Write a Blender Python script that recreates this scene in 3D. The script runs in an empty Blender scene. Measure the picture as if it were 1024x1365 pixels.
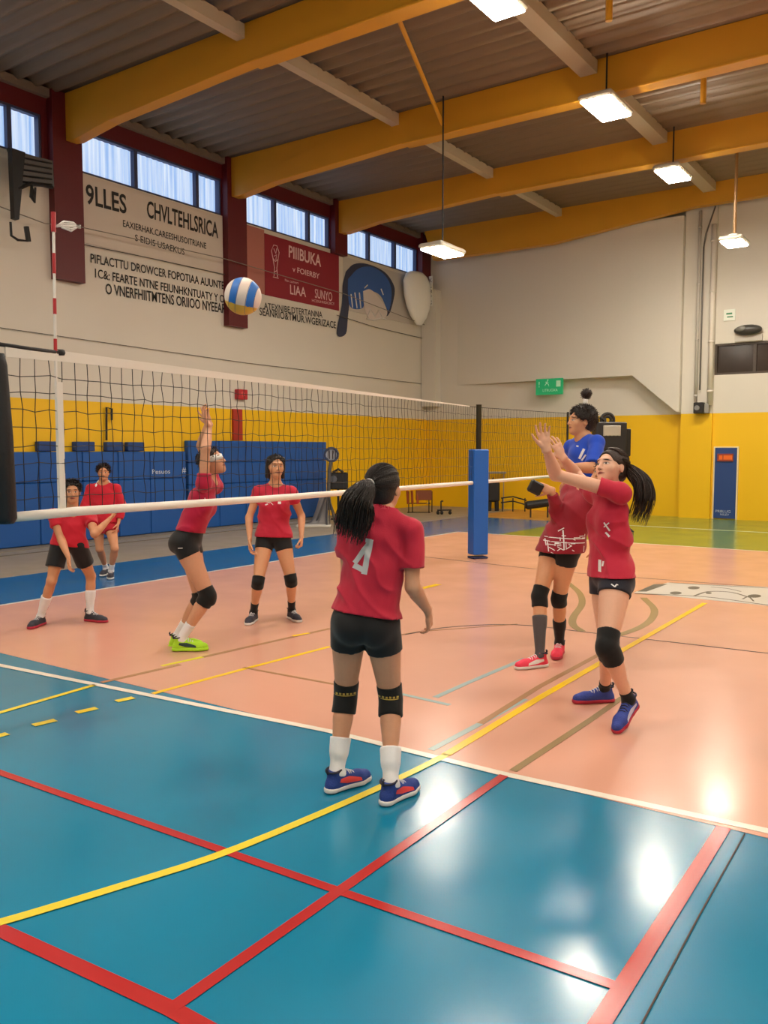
import bpy, bmesh, math, random
import numpy as np
from mathutils import Vector, Matrix
from mathutils.bvhtree import BVHTree

# ---------------------------------------------------------------- camera, world, exposure
F = 1135.0
H = 1.68
PITCH = math.atan(84.5 / F)
YAW = math.atan(790 / F * math.cos(PITCH))
SC = bpy.context.scene
COL = SC.collection
cam_d = bpy.data.cameras.new('camera')
cam = bpy.data.objects.new('camera', cam_d)
COL.objects.link(cam)
cam_d.sensor_fit = 'HORIZONTAL'
cam_d.sensor_width = 36
cam_d.lens = F / 1024 * 36
cam_d.clip_start = 0.05
cam_d.clip_end = 300
cam.location = (0, 0, H)
cam.rotation_euler = (math.pi / 2 - PITCH, 0, YAW)
SC.camera = cam

world = bpy.data.worlds.new('sky')
SC.world = world
world.use_nodes = True
world.node_tree.nodes['Background'].inputs[0].default_value = (0.55, 0.72, 1.0, 1)
world.node_tree.nodes['Background'].inputs[1].default_value = 1.0

SC.view_settings.view_transform = 'Standard'
SC.view_settings.look = 'None'
SC.view_settings.gamma = 1
SC.view_settings.use_curve_mapping = False
SC.view_settings.exposure = 0.36
SC.cycles.use_denoising = True
SC.cycles.max_bounces = 8
LAMP_POWER = 92.0
WINDOW_POWER = 0.72
UPLIGHT = 1.0

# ---------------------------------------------------------------- geometry of the view
FW = np.array([-math.sin(YAW) * math.cos(PITCH), math.cos(YAW) * math.cos(PITCH), -math.sin(PITCH)])
RT = np.array([math.cos(YAW), math.sin(YAW), 0.0])
UPV = np.cross(RT, FW)
CAM = np.array([0, 0, H])
HF = np.array([-math.sin(YAW), math.cos(YAW), 0.0])
ZZ = np.array([0, 0, 1.0])


def ray(u, v):
    return FW + RT * (u - 512) / F - UPV * (v - 682.5) / F


def on(u, v, ax, val):
    d = ray(u, v)
    return CAM + d * ((val - CAM[ax]) / d[ax])


def fl(u, v, z=0.0):
    return on(u, v, 2, z)


def at(u, v, depth):
    return CAM + ray(u, v) * depth


def depth_of(p):
    return float((np.array(p) - CAM) @ FW)


# ---------------------------------------------------------------- materials
def lin(c):
    r = []
    for x in c[:3]:
        x = x / 255
        r.append(x / 12.92 if x <= 0.04045 else ((x + 0.055) / 1.055) ** 2.4)
    return tuple(r) + (1.0,)


MATS = {}


def mat(name, rgb, rough=0.6, metal=0.0, bump=0.0, scale=20, var=0.0, emit=None, spec=0.5, coat=0.0):
    if name in MATS:
        return MATS[name]
    m = bpy.data.materials.new(name)
    m.use_nodes = True
    nt = m.node_tree
    b = nt.nodes['Principled BSDF']
    b.inputs['Roughness'].default_value = rough
    b.inputs['Metallic'].default_value = metal
    b.inputs['Specular IOR Level'].default_value = spec
    b.inputs['Coat Weight'].default_value = coat
    col = lin(rgb)
    tc = nt.nodes.new('ShaderNodeTexCoord')
    nz = nt.nodes.new('ShaderNodeTexNoise')
    nz.inputs['Scale'].default_value = scale
    nz.inputs['Detail'].default_value = 4
    nt.links.new(tc.outputs['Object'], nz.inputs['Vector'])
    mx = nt.nodes.new('ShaderNodeMix')
    mx.data_type = 'RGBA'
    nt.links.new(nz.outputs['Fac'], mx.inputs['Factor'])
    v = max(var, 0.02)
    mx.inputs['A'].default_value = tuple(x * (1 - v) for x in col[:3]) + (1,)
    mx.inputs['B'].default_value = tuple(min(1, x * (1 + v)) for x in col[:3]) + (1,)
    nt.links.new(mx.outputs['Result'], b.inputs['Base Color'])
    if bump:
        bp = nt.nodes.new('ShaderNodeBump')
        bp.inputs['Strength'].default_value = bump
        bp.inputs['Distance'].default_value = 0.01
        nt.links.new(nz.outputs['Fac'], bp.inputs['Height'])
        nt.links.new(bp.outputs['Normal'], b.inputs['Normal'])
    if emit:
        b.inputs['Emission Color'].default_value = lin(emit[0])
        b.inputs['Emission Strength'].default_value = emit[1]
    MATS[name] = m
    return m


def floor_mat(name, rgb, rough=0.2, var=0.05):
    if name in MATS:
        return MATS[name]
    m = mat(name, rgb, rough, scale=1.3, var=var, spec=0.5)
    nt = m.node_tree
    b = nt.nodes['Principled BSDF']
    tc = nt.nodes['Texture Coordinate']
    n1 = nt.nodes.new('ShaderNodeTexNoise')
    n1.inputs['Scale'].default_value = 2.2
    n1.inputs['Detail'].default_value = 5
    nt.links.new(tc.outputs['Object'], n1.inputs['Vector'])
    mr = nt.nodes.new('ShaderNodeMapRange')
    mr.inputs['From Min'].default_value = 0.3
    mr.inputs['From Max'].default_value = 0.7
    mr.inputs['To Min'].default_value = rough * 0.82
    mr.inputs['To Max'].default_value = rough * 1.18
    nt.links.new(n1.outputs['Fac'], mr.inputs['Value'])
    nt.links.new(mr.outputs['Result'], b.inputs['Roughness'])
    n2 = nt.nodes.new('ShaderNodeTexNoise')
    n2.inputs['Scale'].default_value = 8
    n2.inputs['Detail'].default_value = 3
    nt.links.new(tc.outputs['Object'], n2.inputs['Vector'])
    bp = nt.nodes.new('ShaderNodeBump')
    bp.inputs['Strength'].default_value = 0.11
    bp.inputs['Distance'].default_value = 0.004
    nt.links.new(n2.outputs['Fac'], bp.inputs['Height'])
    nt.links.new(bp.outputs['Normal'], b.inputs['Normal'])
    b.inputs['Specular IOR Level'].default_value = 0.7
    return m


def wall_mat(name, low, high, zb, rough=0.55):
    """painted wall: one colour below height zb, another above"""
    if name in MATS:
        return MATS[name]
    m = mat(name, high, rough, bump=0.05, scale=14)
    nt = m.node_tree
    b = nt.nodes['Principled BSDF']
    tc = nt.nodes['Texture Coordinate']
    sp = nt.nodes.new('ShaderNodeSeparateXYZ')
    nt.links.new(tc.outputs['Object'], sp.inputs[0])
    gt = nt.nodes.new('ShaderNodeMath')
    gt.operation = 'GREATER_THAN'
    gt.inputs[1].default_value = zb
    nt.links.new(sp.outputs['Z'], gt.inputs[0])
    n1 = nt.nodes.new('ShaderNodeTexNoise')
    n1.inputs['Scale'].default_value = 0.7
    nt.links.new(tc.outputs['Object'], n1.inputs['Vector'])

    def pair(c):
        mx = nt.nodes.new('ShaderNodeMix')
        mx.data_type = 'RGBA'
        c = lin(c)
        mx.inputs['A'].default_value = tuple(x * 0.95 for x in c[:3]) + (1,)
        mx.inputs['B'].default_value = tuple(min(1, x * 1.04) for x in c[:3]) + (1,)
        nt.links.new(n1.outputs['Fac'], mx.inputs['Factor'])
        return mx.outputs['Result']
    mm = nt.nodes.new('ShaderNodeMix')
    mm.data_type = 'RGBA'
    nt.links.new(gt.outputs[0], mm.inputs['Factor'])
    nt.links.new(pair(low), mm.inputs['A'])
    nt.links.new(pair(high), mm.inputs['B'])
    nt.links.new(mm.outputs['Result'], b.inputs['Base Color'])
    return m


# ---------------------------------------------------------------- object helpers
def tag(o, label=None, cat=None, group=None, kind=None):
    if label: o['label'] = label
    if cat: o['category'] = cat
    if group: o['group'] = group
    if kind: o['kind'] = kind
    return o


def empty(name, loc=(0, 0, 0), label=None, cat=None, group=None):
    o = bpy.data.objects.new(name, None)
    o.empty_display_size = 0.1
    o.location = tuple(float(x) for x in loc)
    COL.objects.link(o)
    return tag(o, label, cat, group)


def link(name, verts, faces, m, parent=None, smooth=False, local=False):
    """world-space verts become one mesh object with its origin at the parent (or at its own base)"""
    v = np.array(verts, dtype=float).reshape(-1, 3)
    if parent is not None:
        org = np.zeros(3)
        p = parent
        while p is not None:
            org = org + np.array(p.location)
            p = p.parent
        loc = np.zeros(3)
    else:
        loc = np.array([v[:, 0].mean(), v[:, 1].mean(), v[:, 2].min()])
        org = loc
    if local:
        org = np.zeros(3)
    me = bpy.data.meshes.new(name)
    me.from_pydata((v - org).tolist(), [], [tuple(int(i) for i in f) for f in faces])
    me.validate()
    me.update()
    if m is not None:
        me.materials.append(m)
    if smooth:
        me.polygons.foreach_set('use_smooth', [True] * len(me.polygons))
    o = bpy.data.objects.new(name, me)
    o.location = loc
    o.parent = parent
    COL.objects.link(o)
    return o


class MB:
    def __init__(s):
        s.v = []
        s.f = []

    def add(s, vs, fs):
        n = len(s.v)
        s.v += [tuple(map(float, x)) for x in vs]
        s.f += [tuple(i + n for i in f) for f in fs]
        return s

    def box(s, c, d, ax=None):
        """c centre, d full sizes, ax optional 3 axis vectors"""
        c = np.array(c, float)
        a = np.eye(3) if ax is None else np.array(ax, float)
        vs = []
        for i in (-1, 1):
            for j in (-1, 1):
                for k in (-1, 1):
                    vs.append(c + a[0] * i * d[0] / 2 + a[1] * j * d[1] / 2 + a[2] * k * d[2] / 2)
        return s.add(vs, [(0, 1, 3, 2), (4, 6, 7, 5), (0, 4, 5, 1), (2, 3, 7, 6), (0, 2, 6, 4), (1, 5, 7, 3)])

    def bb(s, lo, hi):
        lo = np.array(lo, float)
        hi = np.array(hi, float)
        return s.box((lo + hi) / 2, hi - lo)

    def rbox(s, c, d, r=0.01, ax=None, seg=3):
        """box with rounded vertical-axis corners and small top/bottom chamfers"""
        c = np.array(c, float)
        a = np.eye(3) if ax is None else np.array(ax, float)
        out = []
        for cx, cy, a0 in ((1, 1, 0), (-1, 1, 90), (-1, -1, 180), (1, -1, 270)):
            for k in range(seg + 1):
                t = math.radians(a0 + 90 * k / seg)
                out.append(((d[0] / 2 - r) * cx, (d[1] / 2 - r) * cy, math.cos(t), math.sin(t)))
        rings = [(-d[2] / 2, r * 0.3), (-d[2] / 2 + r * 0.7, r), (d[2] / 2 - r * 0.7, r), (d[2] / 2, r * 0.3)]
        vs = []
        for z, rr in rings:
            for x, y, cx, cy in out:
                vs.append(c + a[0] * (x + cx * rr) + a[1] * (y + cy * rr) + a[2] * z)
        n = len(out)
        fs = []
        for k in range(3):
            for i in range(n):
                j = (i + 1) % n
                fs.append((k * n + i, k * n + j, (k + 1) * n + j, (k + 1) * n + i))
        fs.append(tuple(range(n))[::-1])
        fs.append(tuple(3 * n + i for i in range(n)))
        return s.add(vs, fs)

    def tube(s, pts, r, n=8, cap=True, r2=None):
        pts = [np.array(p, float) for p in pts]
        m = len(pts)
        vs = []
        up = np.array([0.13, 0.21, 0.97])
        for i, p in enumerate(pts):
            t = pts[min(i + 1, m - 1)] - pts[max(i - 1, 0)]
            t = t / (np.linalg.norm(t) + 1e-9)
            x = np.cross(t, up)
            if np.linalg.norm(x) < 1e-3:
                x = np.cross(t, [1, 0, 0])
            x /= np.linalg.norm(x)
            y = np.cross(t, x)
            rr = r if not isinstance(r, (list, tuple)) else r[i]
            if r2 is not None:
                rr = r + (r2 - r) * i / (m - 1)
            for k in range(n):
                a = 2 * math.pi * k / n
                vs.append(p + x * math.cos(a) * rr + y * math.sin(a) * rr)
        fs = []
        for i in range(m - 1):
            for k in range(n):
                l = (k + 1) % n
                fs.append((i * n + k, i * n + l, (i + 1) * n + l, (i + 1) * n + k))
        if cap:
            fs.append(tuple(range(n))[::-1])
            fs.append(tuple((m - 1) * n + k for k in range(n)))
        return s.add(vs, fs)

    def prism(s, poly, ext):
        """poly: list of 3D points, ext: extrusion vector"""
        n = len(poly)
        e = np.array(ext, float)
        vs = [np.array(p, float) for p in poly] + [np.array(p, float) + e for p in poly]
        fs = [tuple(range(n)), tuple(range(n, 2 * n))[::-1]]
        for i in range(n):
            j = (i + 1) % n
            fs.append((i, j, n + j, n + i))
        return s.add(vs, fs)

    def ell(s, c, r, ax=None, nu=16, nv=10):
        c = np.array(c, float)
        a = np.eye(3) if ax is None else np.array(ax, float)
        vs = []
        for j in range(1, nv):
            ph = math.pi * j / nv
            for i in range(nu):
                th = 2 * math.pi * i / nu
                vs.append(c + a[0] * r[0] * math.sin(ph) * math.cos(th) + a[1] * r[1] * math.sin(ph) * math.sin(th) + a[2] * r[2] * math.cos(ph))
        vs.append(c + a[2] * r[2])
        vs.append(c - a[2] * r[2])
        fs = []
        for j in range(nv - 2):
            for i in range(nu):
                k = (i + 1) % nu
                fs.append((j * nu + i, (j + 1) * nu + i, (j + 1) * nu + k, j * nu + k))
        t, b = len(vs) - 2, len(vs) - 1
        for i in range(nu):
            k = (i + 1) % nu
            fs.append((i, k, t))
            fs.append(((nv - 2) * nu + i, b, (nv - 2) * nu + k))
        return s.add(vs, fs)

    def build(s, name, m, parent=None, smooth=False):
        o = link(name, s.v, s.f, m, parent, smooth)
        me = o.data
        bm = bmesh.new()
        bm.from_mesh(me)
        bmesh.ops.recalc_face_normals(bm, faces=bm.faces)
        bm.to_mesh(me)
        bm.free()
        return o


def bevel(o, w=0.01, seg=2):
    md = o.modifiers.new('bevel', 'BEVEL')
    md.width = w
    md.segments = seg
    md.limit_method = 'ANGLE'
    return o


def structure(o):
    o['kind'] = 'structure'
    return o


def text_mesh(txt, size=1.0, shear=0.0, xs=1.0, thick=0.0):
    """flat text as (verts Nx2, faces); width scaled by xs"""
    cu = bpy.data.curves.new('lettering', 'FONT')
    cu.body = txt
    cu.size = size
    cu.resolution_u = 3
    cu.shear = shear
    cu.offset = thick
    o = bpy.data.objects.new('lettering', cu)
    me = bpy.data.meshes.new_from_object(o)
    v = np.array([tuple(x.co) for x in me.vertices])
    f = [tuple(p.vertices) for p in me.polygons]
    bpy.data.objects.remove(o)
    bpy.data.curves.remove(cu)
    bpy.data.meshes.remove(me)
    if len(v):
        v[:, 0] *= xs
    return v, f


def text_on(mb, txt, org, xd, yd, width, height, off=None, thick=0.0):
    """letters laid on a plane, fitted to a box: org lower-left corner"""
    v, f = text_mesh(txt, 1.0, thick=thick)
    lo = v.min(0)
    hi = v.max(0)
    xd = np.array(xd, float)
    yd = np.array(yd, float)
    n = np.cross(xd, yd)
    o = np.array(org, float)
    P = [o + xd * (x - lo[0]) / (hi[0] - lo[0]) * width + yd * (y - lo[1]) / (hi[1] - lo[1]) * height for x, y, _ in v]
    mb.add(P, f)


# ---------------------------------------------------------------- signed distance bodies
def nrm(v):
    v = np.array(v, float)
    return v / (np.linalg.norm(v) + 1e-12)


class Limb:
    """tapered capsule a->b; prof = radii along it; w widens it along side; cuts = [(point, normal)] removes the normal's side"""

    def __init__(s, a, b, prof, side=None, w=1.0, k=0.02, cuts=(), sub=False):
        s.a = np.array(a, float)
        s.b = np.array(b, float)
        if not isinstance(prof, (list, tuple)):
            prof = [(0, prof), (1, prof)]
        s.t = [p[0] for p in prof]
        s.r = [p[1] for p in prof]
        s.side = None if side is None else nrm(side)
        s.w = w
        s.k = k
        s.cuts = cuts
        s.sub = sub
        m = max(s.r) * max(1, w) + k + 0.02
        s.lo = np.minimum(s.a, s.b) - m
        s.hi = np.maximum(s.a, s.b) + m

    def d(s, X, Y, Z):
        ba = s.b - s.a
        L = ba @ ba + 1e-12
        px, py, pz = X - s.a[0], Y - s.a[1], Z - s.a[2]
        t = np.clip((px * ba[0] + py * ba[1] + pz * ba[2]) / L, 0, 1)
        qx, qy, qz = px - t * ba[0], py - t * ba[1], pz - t * ba[2]
        q2 = qx * qx + qy * qy + qz * qz
        if s.side is not None and s.w != 1:
            qs = qx * s.side[0] + qy * s.side[1] + qz * s.side[2]
            q2 = q2 + qs * qs * (1 / s.w ** 2 - 1)
        r = np.interp(t, s.t, s.r)
        d = np.sqrt(q2) - r
        for p0, n in s.cuts:
            n = nrm(n)
            d = np.maximum(d, (X - p0[0]) * n[0] + (Y - p0[1]) * n[1] + (Z - p0[2]) * n[2])
        return d


class Ell:
    def __init__(s, c, r, ax=None, k=0.02, cuts=(), sub=False):
        s.c = np.array(c, float)
        s.rr = np.array(r, float) if np.ndim(r) else np.array([r] * 3, float)
        s.ax = np.eye(3) if ax is None else np.array(ax, float)
        s.k = k
        s.cuts = cuts
        s.sub = sub
        m = s.rr.max() + k + 0.02
        s.lo = s.c - m
        s.hi = s.c + m

    def d(s, X, Y, Z):
        px, py, pz = X - s.c[0], Y - s.c[1], Z - s.c[2]
        k0 = 0
        k1 = 0
        for i in range(3):
            q = px * s.ax[i][0] + py * s.ax[i][1] + pz * s.ax[i][2]
            k0 = k0 + (q / s.rr[i]) ** 2
            k1 = k1 + (q / s.rr[i] ** 2) ** 2
        k0 = np.sqrt(k0)
        k1 = np.sqrt(k1) + 1e-9
        d = k0 * (k0 - 1) / k1
        for p0, n in s.cuts:
            n = nrm(n)
            d = np.maximum(d, (X - p0[0]) * n[0] + (Y - p0[1]) * n[1] + (Z - p0[2]) * n[2])
        return d


def field_mesh(prims, h, wr=None, cuts=()):
    add = [p for p in prims if not p.sub]
    lo = np.min([p.lo for p in add], 0) - 3 * h
    hi = np.max([p.hi for p in add], 0) + 3 * h
    n = np.ceil((hi - lo) / h).astype(int) + 1
    f = np.full(n, 0.3, np.float32)
    axs = [lo[i] + h * np.arange(n[i]) for i in range(3)]
    for p in prims:
        i0 = np.clip(((p.lo - lo) / h).astype(int) - 1, 0, n - 1)
        i1 = np.clip(((p.hi - lo) / h).astype(int) + 2, 1, n)
        if (i1 <= i0).any():
            continue
        sl = tuple(slice(i0[i], i1[i]) for i in range(3))
        X = axs[0][sl[0]][:, None, None]
        Y = axs[1][sl[1]][None, :, None]
        Z = axs[2][sl[2]][None, None, :]
        d = p.d(X, Y, Z).astype(np.float32)
        g = f[sl]
        if p.sub:
            k = max(p.k, 1e-4)
            e = np.maximum(k - np.abs(g + d), 0) / k
            f[sl] = np.maximum(g, -d) + e * e * k * 0.25
        else:
            k = max(p.k, 1e-4)
            e = np.maximum(k - np.abs(g - d), 0) / k
            f[sl] = np.minimum(g, d) - e * e * k * 0.25
    X = axs[0][:, None, None]
    Y = axs[1][None, :, None]
    Z = axs[2][None, None, :]
    if wr:
        near = np.argwhere(np.abs(f) < 0.03)
        P = lo + near * h
        f[near[:, 0], near[:, 1], near[:, 2]] += wr(P).astype(np.float32)
    for p0, nn in cuts:
        nn = nrm(nn)
        f = np.maximum(f, ((X - p0[0]) * nn[0] + (Y - p0[1]) * nn[1] + (Z - p0[2]) * nn[2]).astype(np.float32))
    f[0] = f[-1] = 0.3
    f[:, 0] = f[:, -1] = 0.3
    f[:, :, 0] = f[:, :, -1] = 0.3
    ins = f < 0
    c = np.zeros(tuple(n - 1), np.int8)
    offs = [(a, b, d) for a in (0, 1) for b in (0, 1) for d in (0, 1)]
    for a, b, d in offs:
        c += ins[a:n[0] - 1 + a, b:n[1] - 1 + b, d:n[2] - 1 + d]
    mask = (c > 0) & (c < 8)
    idx = np.full(c.shape, -1, np.int64)
    cells = np.argwhere(mask)
    idx[mask] = np.arange(len(cells))
    acc = np.zeros((len(cells), 3))
    num = np.zeros(len(cells))
    for ax in range(3):
        for o in offs:
            if o[ax]:
                continue
            A = np.array(o)
            B = A.copy()
            B[ax] = 1
            fa = f[tuple((cells + A).T)]
            fb = f[tuple((cells + B).T)]
            m = (fa < 0) != (fb < 0)
            t = np.where(m, fa / (fa - fb + 1e-20), 0)
            pt = A[None, :] + t[:, None] * (B - A)[None, :]
            acc += pt * m[:, None]
            num += m
    V = lo + h * (cells + acc / num[:, None])
    faces = []
    for ax in range(3):
        s0 = [slice(1, -1)] * 3
        s1 = [slice(1, -1)] * 3
        s0[ax] = slice(0, -1)
        s1[ax] = slice(1, None)
        A = ins[tuple(s0)]
        B = ins[tuple(s1)]
        E = np.argwhere(A != B)
        base = E.copy()
        for q in range(3):
            if q != ax:
                base[:, q] += 1
        u, v = [(1, 2), (2, 0), (0, 1)][ax]
        q = []
        for du, dv in ((-1, -1), (0, -1), (0, 0), (-1, 0)):
            w = base.copy()
            w[:, u] += du
            w[:, v] += dv
            q.append(idx[tuple(w.T)])
        q = np.stack(q, 1)
        flip = ~A[tuple(E.T)]
        q[flip] = q[flip][:, ::-1]
        faces.append(q)
    return V, np.concatenate(faces)


def smooth_verts(V, Fc, it=2, lam=0.5):
    n = len(V)
    e = np.concatenate([Fc[:, [0, 1]], Fc[:, [1, 2]], Fc[:, [2, 3]], Fc[:, [3, 0]]])
    a = np.concatenate([e[:, 0], e[:, 1]])
    b = np.concatenate([e[:, 1], e[:, 0]])
    cnt = np.bincount(a, minlength=n).astype(float)
    for _ in range(it):
        S = np.stack([np.bincount(a, weights=V[b, i], minlength=n) for i in range(3)], 1) / cnt[:, None]
        V = V + lam * (S - V)
    return V


def sdf_obj(name, prims, h, m, parent, wr=None, cuts=(), it=1):
    V, Fc = field_mesh(prims, h, wr, cuts)
    V = smooth_verts(V, Fc, it)
    org = np.zeros(3)
    p = parent
    while p is not None:
        org = org + np.array(p.location)
        p = p.parent
    me = bpy.data.meshes.new(name)
    me.vertices.add(len(V))
    me.vertices.foreach_set('co', (V - org).astype(np.float32).ravel())
    me.loops.add(len(Fc) * 4)
    me.loops.foreach_set('vertex_index', Fc.astype(np.int32).ravel())
    me.polygons.add(len(Fc))
    me.polygons.foreach_set('loop_start', np.arange(0, len(Fc) * 4, 4, dtype=np.int32))
    me.update(calc_edges=True)
    me.validate()
    me.polygons.foreach_set('use_smooth', [True] * len(me.polygons))
    me.materials.append(m)
    o = bpy.data.objects.new(name, me)
    o.parent = parent
    COL.objects.link(o)
    return o, V, Fc


def decal(name, shapes, target, org, xd, nd, m, parent, off=0.002, step=0.012):
    """shapes: list of (verts2d, faces) in metres laid over the surface of target=(V,F) along -nd"""
    V, Fc = target
    bvh = BVHTree.FromPolygons([tuple(v) for v in V], [tuple(int(i) for i in f) for f in Fc])
    nd = nrm(nd)
    xd = nrm(np.array(xd) - nd * (np.array(xd) @ nd))
    yd = np.cross(nd, xd)
    bm = bmesh.new()
    for v2, f2 in shapes:
        vs = [bm.verts.new((float(p[0]), float(p[1]), 0)) for p in v2]
        for f in f2:
            try:
                bm.faces.new([vs[i] for i in f])
            except ValueError:
                pass
    co = np.array([tuple(v.co) for v in bm.verts])
    for axn in (0, 1):
        a, b = co[:, axn].min(), co[:, axn].max()
        k = a + step
        while k < b:
            pc = [0, 0, 0]
            pc[axn] = k
            no = [0, 0, 0]
            no[axn] = 1
            bmesh.ops.bisect_plane(bm, geom=bm.verts[:] + bm.edges[:] + bm.faces[:], plane_co=pc, plane_no=no)
            k += step
    bmesh.ops.triangulate(bm, faces=bm.faces[:])
    bm.verts.ensure_lookup_table()
    P = []
    ok = []
    for v in bm.verts:
        p = np.array(org) + xd * v.co.x + yd * v.co.y + nd * 0.25
        hit, no, i, dist = bvh.ray_cast(Vector(p), Vector(-nd), 0.6)
        if hit is None:
            P.append(p)
            ok.append(False)
        else:
            P.append(np.array(hit) + nd * off)
            ok.append(True)
    fs = [tuple(v.index for v in f.verts) for f in bm.faces if all(ok[v.index] for v in f.verts)]
    bm.free()
    return link(name, P, fs, m, parent, smooth=True)


# ---------------------------------------------------------------- skin with a face laid in head coordinates
def skin_mat(name, rgb, lip=(150, 75, 70), brow=(45, 30, 25)):
    m = mat(name, rgb, 0.5, bump=0.05, scale=60, var=0.05, spec=0.35)
    nt = m.node_tree
    b = nt.nodes['Principled BSDF']
    b.inputs['Subsurface Weight'].default_value = 0.08
    b.inputs['Subsurface Radius'].default_value = (0.02, 0.008, 0.004)
    at_ = nt.nodes.new('ShaderNodeAttribute')
    at_.attribute_name = 'hc'
    sep = nt.nodes.new('ShaderNodeSeparateXYZ')
    nt.links.new(at_.outputs['Vector'], sep.inputs[0])
    ab = nt.nodes.new('ShaderNodeMath')
    ab.operation = 'ABSOLUTE'
    nt.links.new(sep.outputs['X'], ab.inputs[0])
    src = b.inputs['Base Color'].links[0].from_socket

    def mth(op, a, c):
        n = nt.nodes.new('ShaderNodeMath')
        n.operation = op
        for i, q in enumerate((a, c)):
            if isinstance(q, (int, float)):
                n.inputs[i].default_value = q
            else:
                nt.links.new(q, n.inputs[i])
        return n.outputs[0]

    def feat(src, x, z, rx, rz, col, soft=0.3, tilt=0.0, amount=1.0, y0=0.03):
        dx = mth('DIVIDE', mth('SUBTRACT', ab.outputs[0], x), rx)
        zz = mth('SUBTRACT', sep.outputs['Z'], z)
        if tilt:
            zz = mth('SUBTRACT', zz, mth('MULTIPLY', mth('SUBTRACT', ab.outputs[0], x), tilt))
        dz = mth('DIVIDE', zz, rz)
        rr = mth('SQRT', mth('ADD', mth('MULTIPLY', dx, dx), mth('MULTIPLY', dz, dz)), 0)
        mr = nt.nodes.new('ShaderNodeMapRange')
        mr.inputs['From Min'].default_value = 1 + soft
        mr.inputs['From Max'].default_value = 1 - soft
        nt.links.new(rr, mr.inputs['Value'])
        fr = mth('GREATER_THAN', sep.outputs['Y'], y0)
        fac = mth('MULTIPLY', mth('MULTIPLY', mr.outputs['Result'], fr), amount)
        mx = nt.nodes.new('ShaderNodeMix')
        mx.data_type = 'RGBA'
        nt.links.new(fac, mx.inputs['Factor'])
        nt.links.new(src, mx.inputs['A'])
        mx.inputs['B'].default_value = lin(col)
        return mx.outputs['Result']
    s = src
    s = feat(s, 0.033, 0.027, 0.019, 0.0038, brow, 0.4, tilt=-0.12)
    s = feat(s, 0.031, 0.0065, 0.0160, 0.0066, (86, 56, 46), 0.35)
    s = feat(s, 0.031, 0.0045, 0.0140, 0.0050, (225, 215, 208), 0.25)
    s = feat(s, 0.031, 0.0050, 0.0062, 0.0062, (38, 22, 16), 0.2)
    s = feat(s, 0.0, -0.0560, 0.024, 0.0085, lip, 0.35)
    s = feat(s, 0.0, -0.0555, 0.022, 0.0016, (96, 44, 42), 0.5)
    s = feat(s, 0.008, -0.035, 0.0035, 0.002, (90, 50, 40), 0.5)
    nt.links.new(s, b.inputs['Base Color'])
    return m


def fabric_mat(name, rgb, rough=0.75, rgb2=None):
    if name in MATS:
        return MATS[name]
    m = mat(name, rgb, rough, bump=0.12, scale=220, var=0.04, spec=0.3)
    b = m.node_tree.nodes['Principled BSDF']
    b.inputs['Sheen Weight'].default_value = 0.15
    return m


def hair_mat(name, rgb):
    if name in MATS:
        return MATS[name]
    m = mat(name, rgb, 0.45, bump=0.4, scale=160, var=0.35, spec=0.4)
    return m


def noise3(P, freq, seed, octaves=3):
    rs = np.random.RandomState(seed)
    out = np.zeros(len(P))
    a = 1.0
    for o in range(octaves):
        for _ in range(4):
            d = rs.normal(size=3)
            d /= np.linalg.norm(d)
            out += a * np.sin(P @ d * freq * 6.283 + rs.uniform(0, 6.28) + 1.5 * np.sin(P @ rs.normal(size=3) * freq * 3 + rs.uniform(0, 6)))
        a *= 0.5
        freq *= 1.9
    return out / 4


def rot(v, axis, ang):
    v = np.array(v, float)
    a = nrm(axis)
    return v * math.cos(ang) + np.cross(a, v) * math.sin(ang) + a * (a @ v) * (1 - math.cos(ang))


def facing(deg, pitch=0.0):
    a = math.radians(deg)
    p = math.radians(pitch)
    h = HF * math.cos(a) + RT * math.sin(a)
    return h * math.cos(p) + ZZ * math.sin(p)


def on_ray(parent, u, v, L, near):
    """point on the pixel's ray at distance L from parent, nearer or further branch"""
    d = ray(u, v)
    o = CAM - parent
    a = d @ d
    b = 2 * (d @ o)
    c = o @ o - L * L
    D = b * b - 4 * a * c
    if D < 0:
        z = -b / (2 * a)
    else:
        z = (-b - math.sqrt(D)) / (2 * a) if near else (-b + math.sqrt(D)) / (2 * a)
    return CAM + d * z


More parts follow.
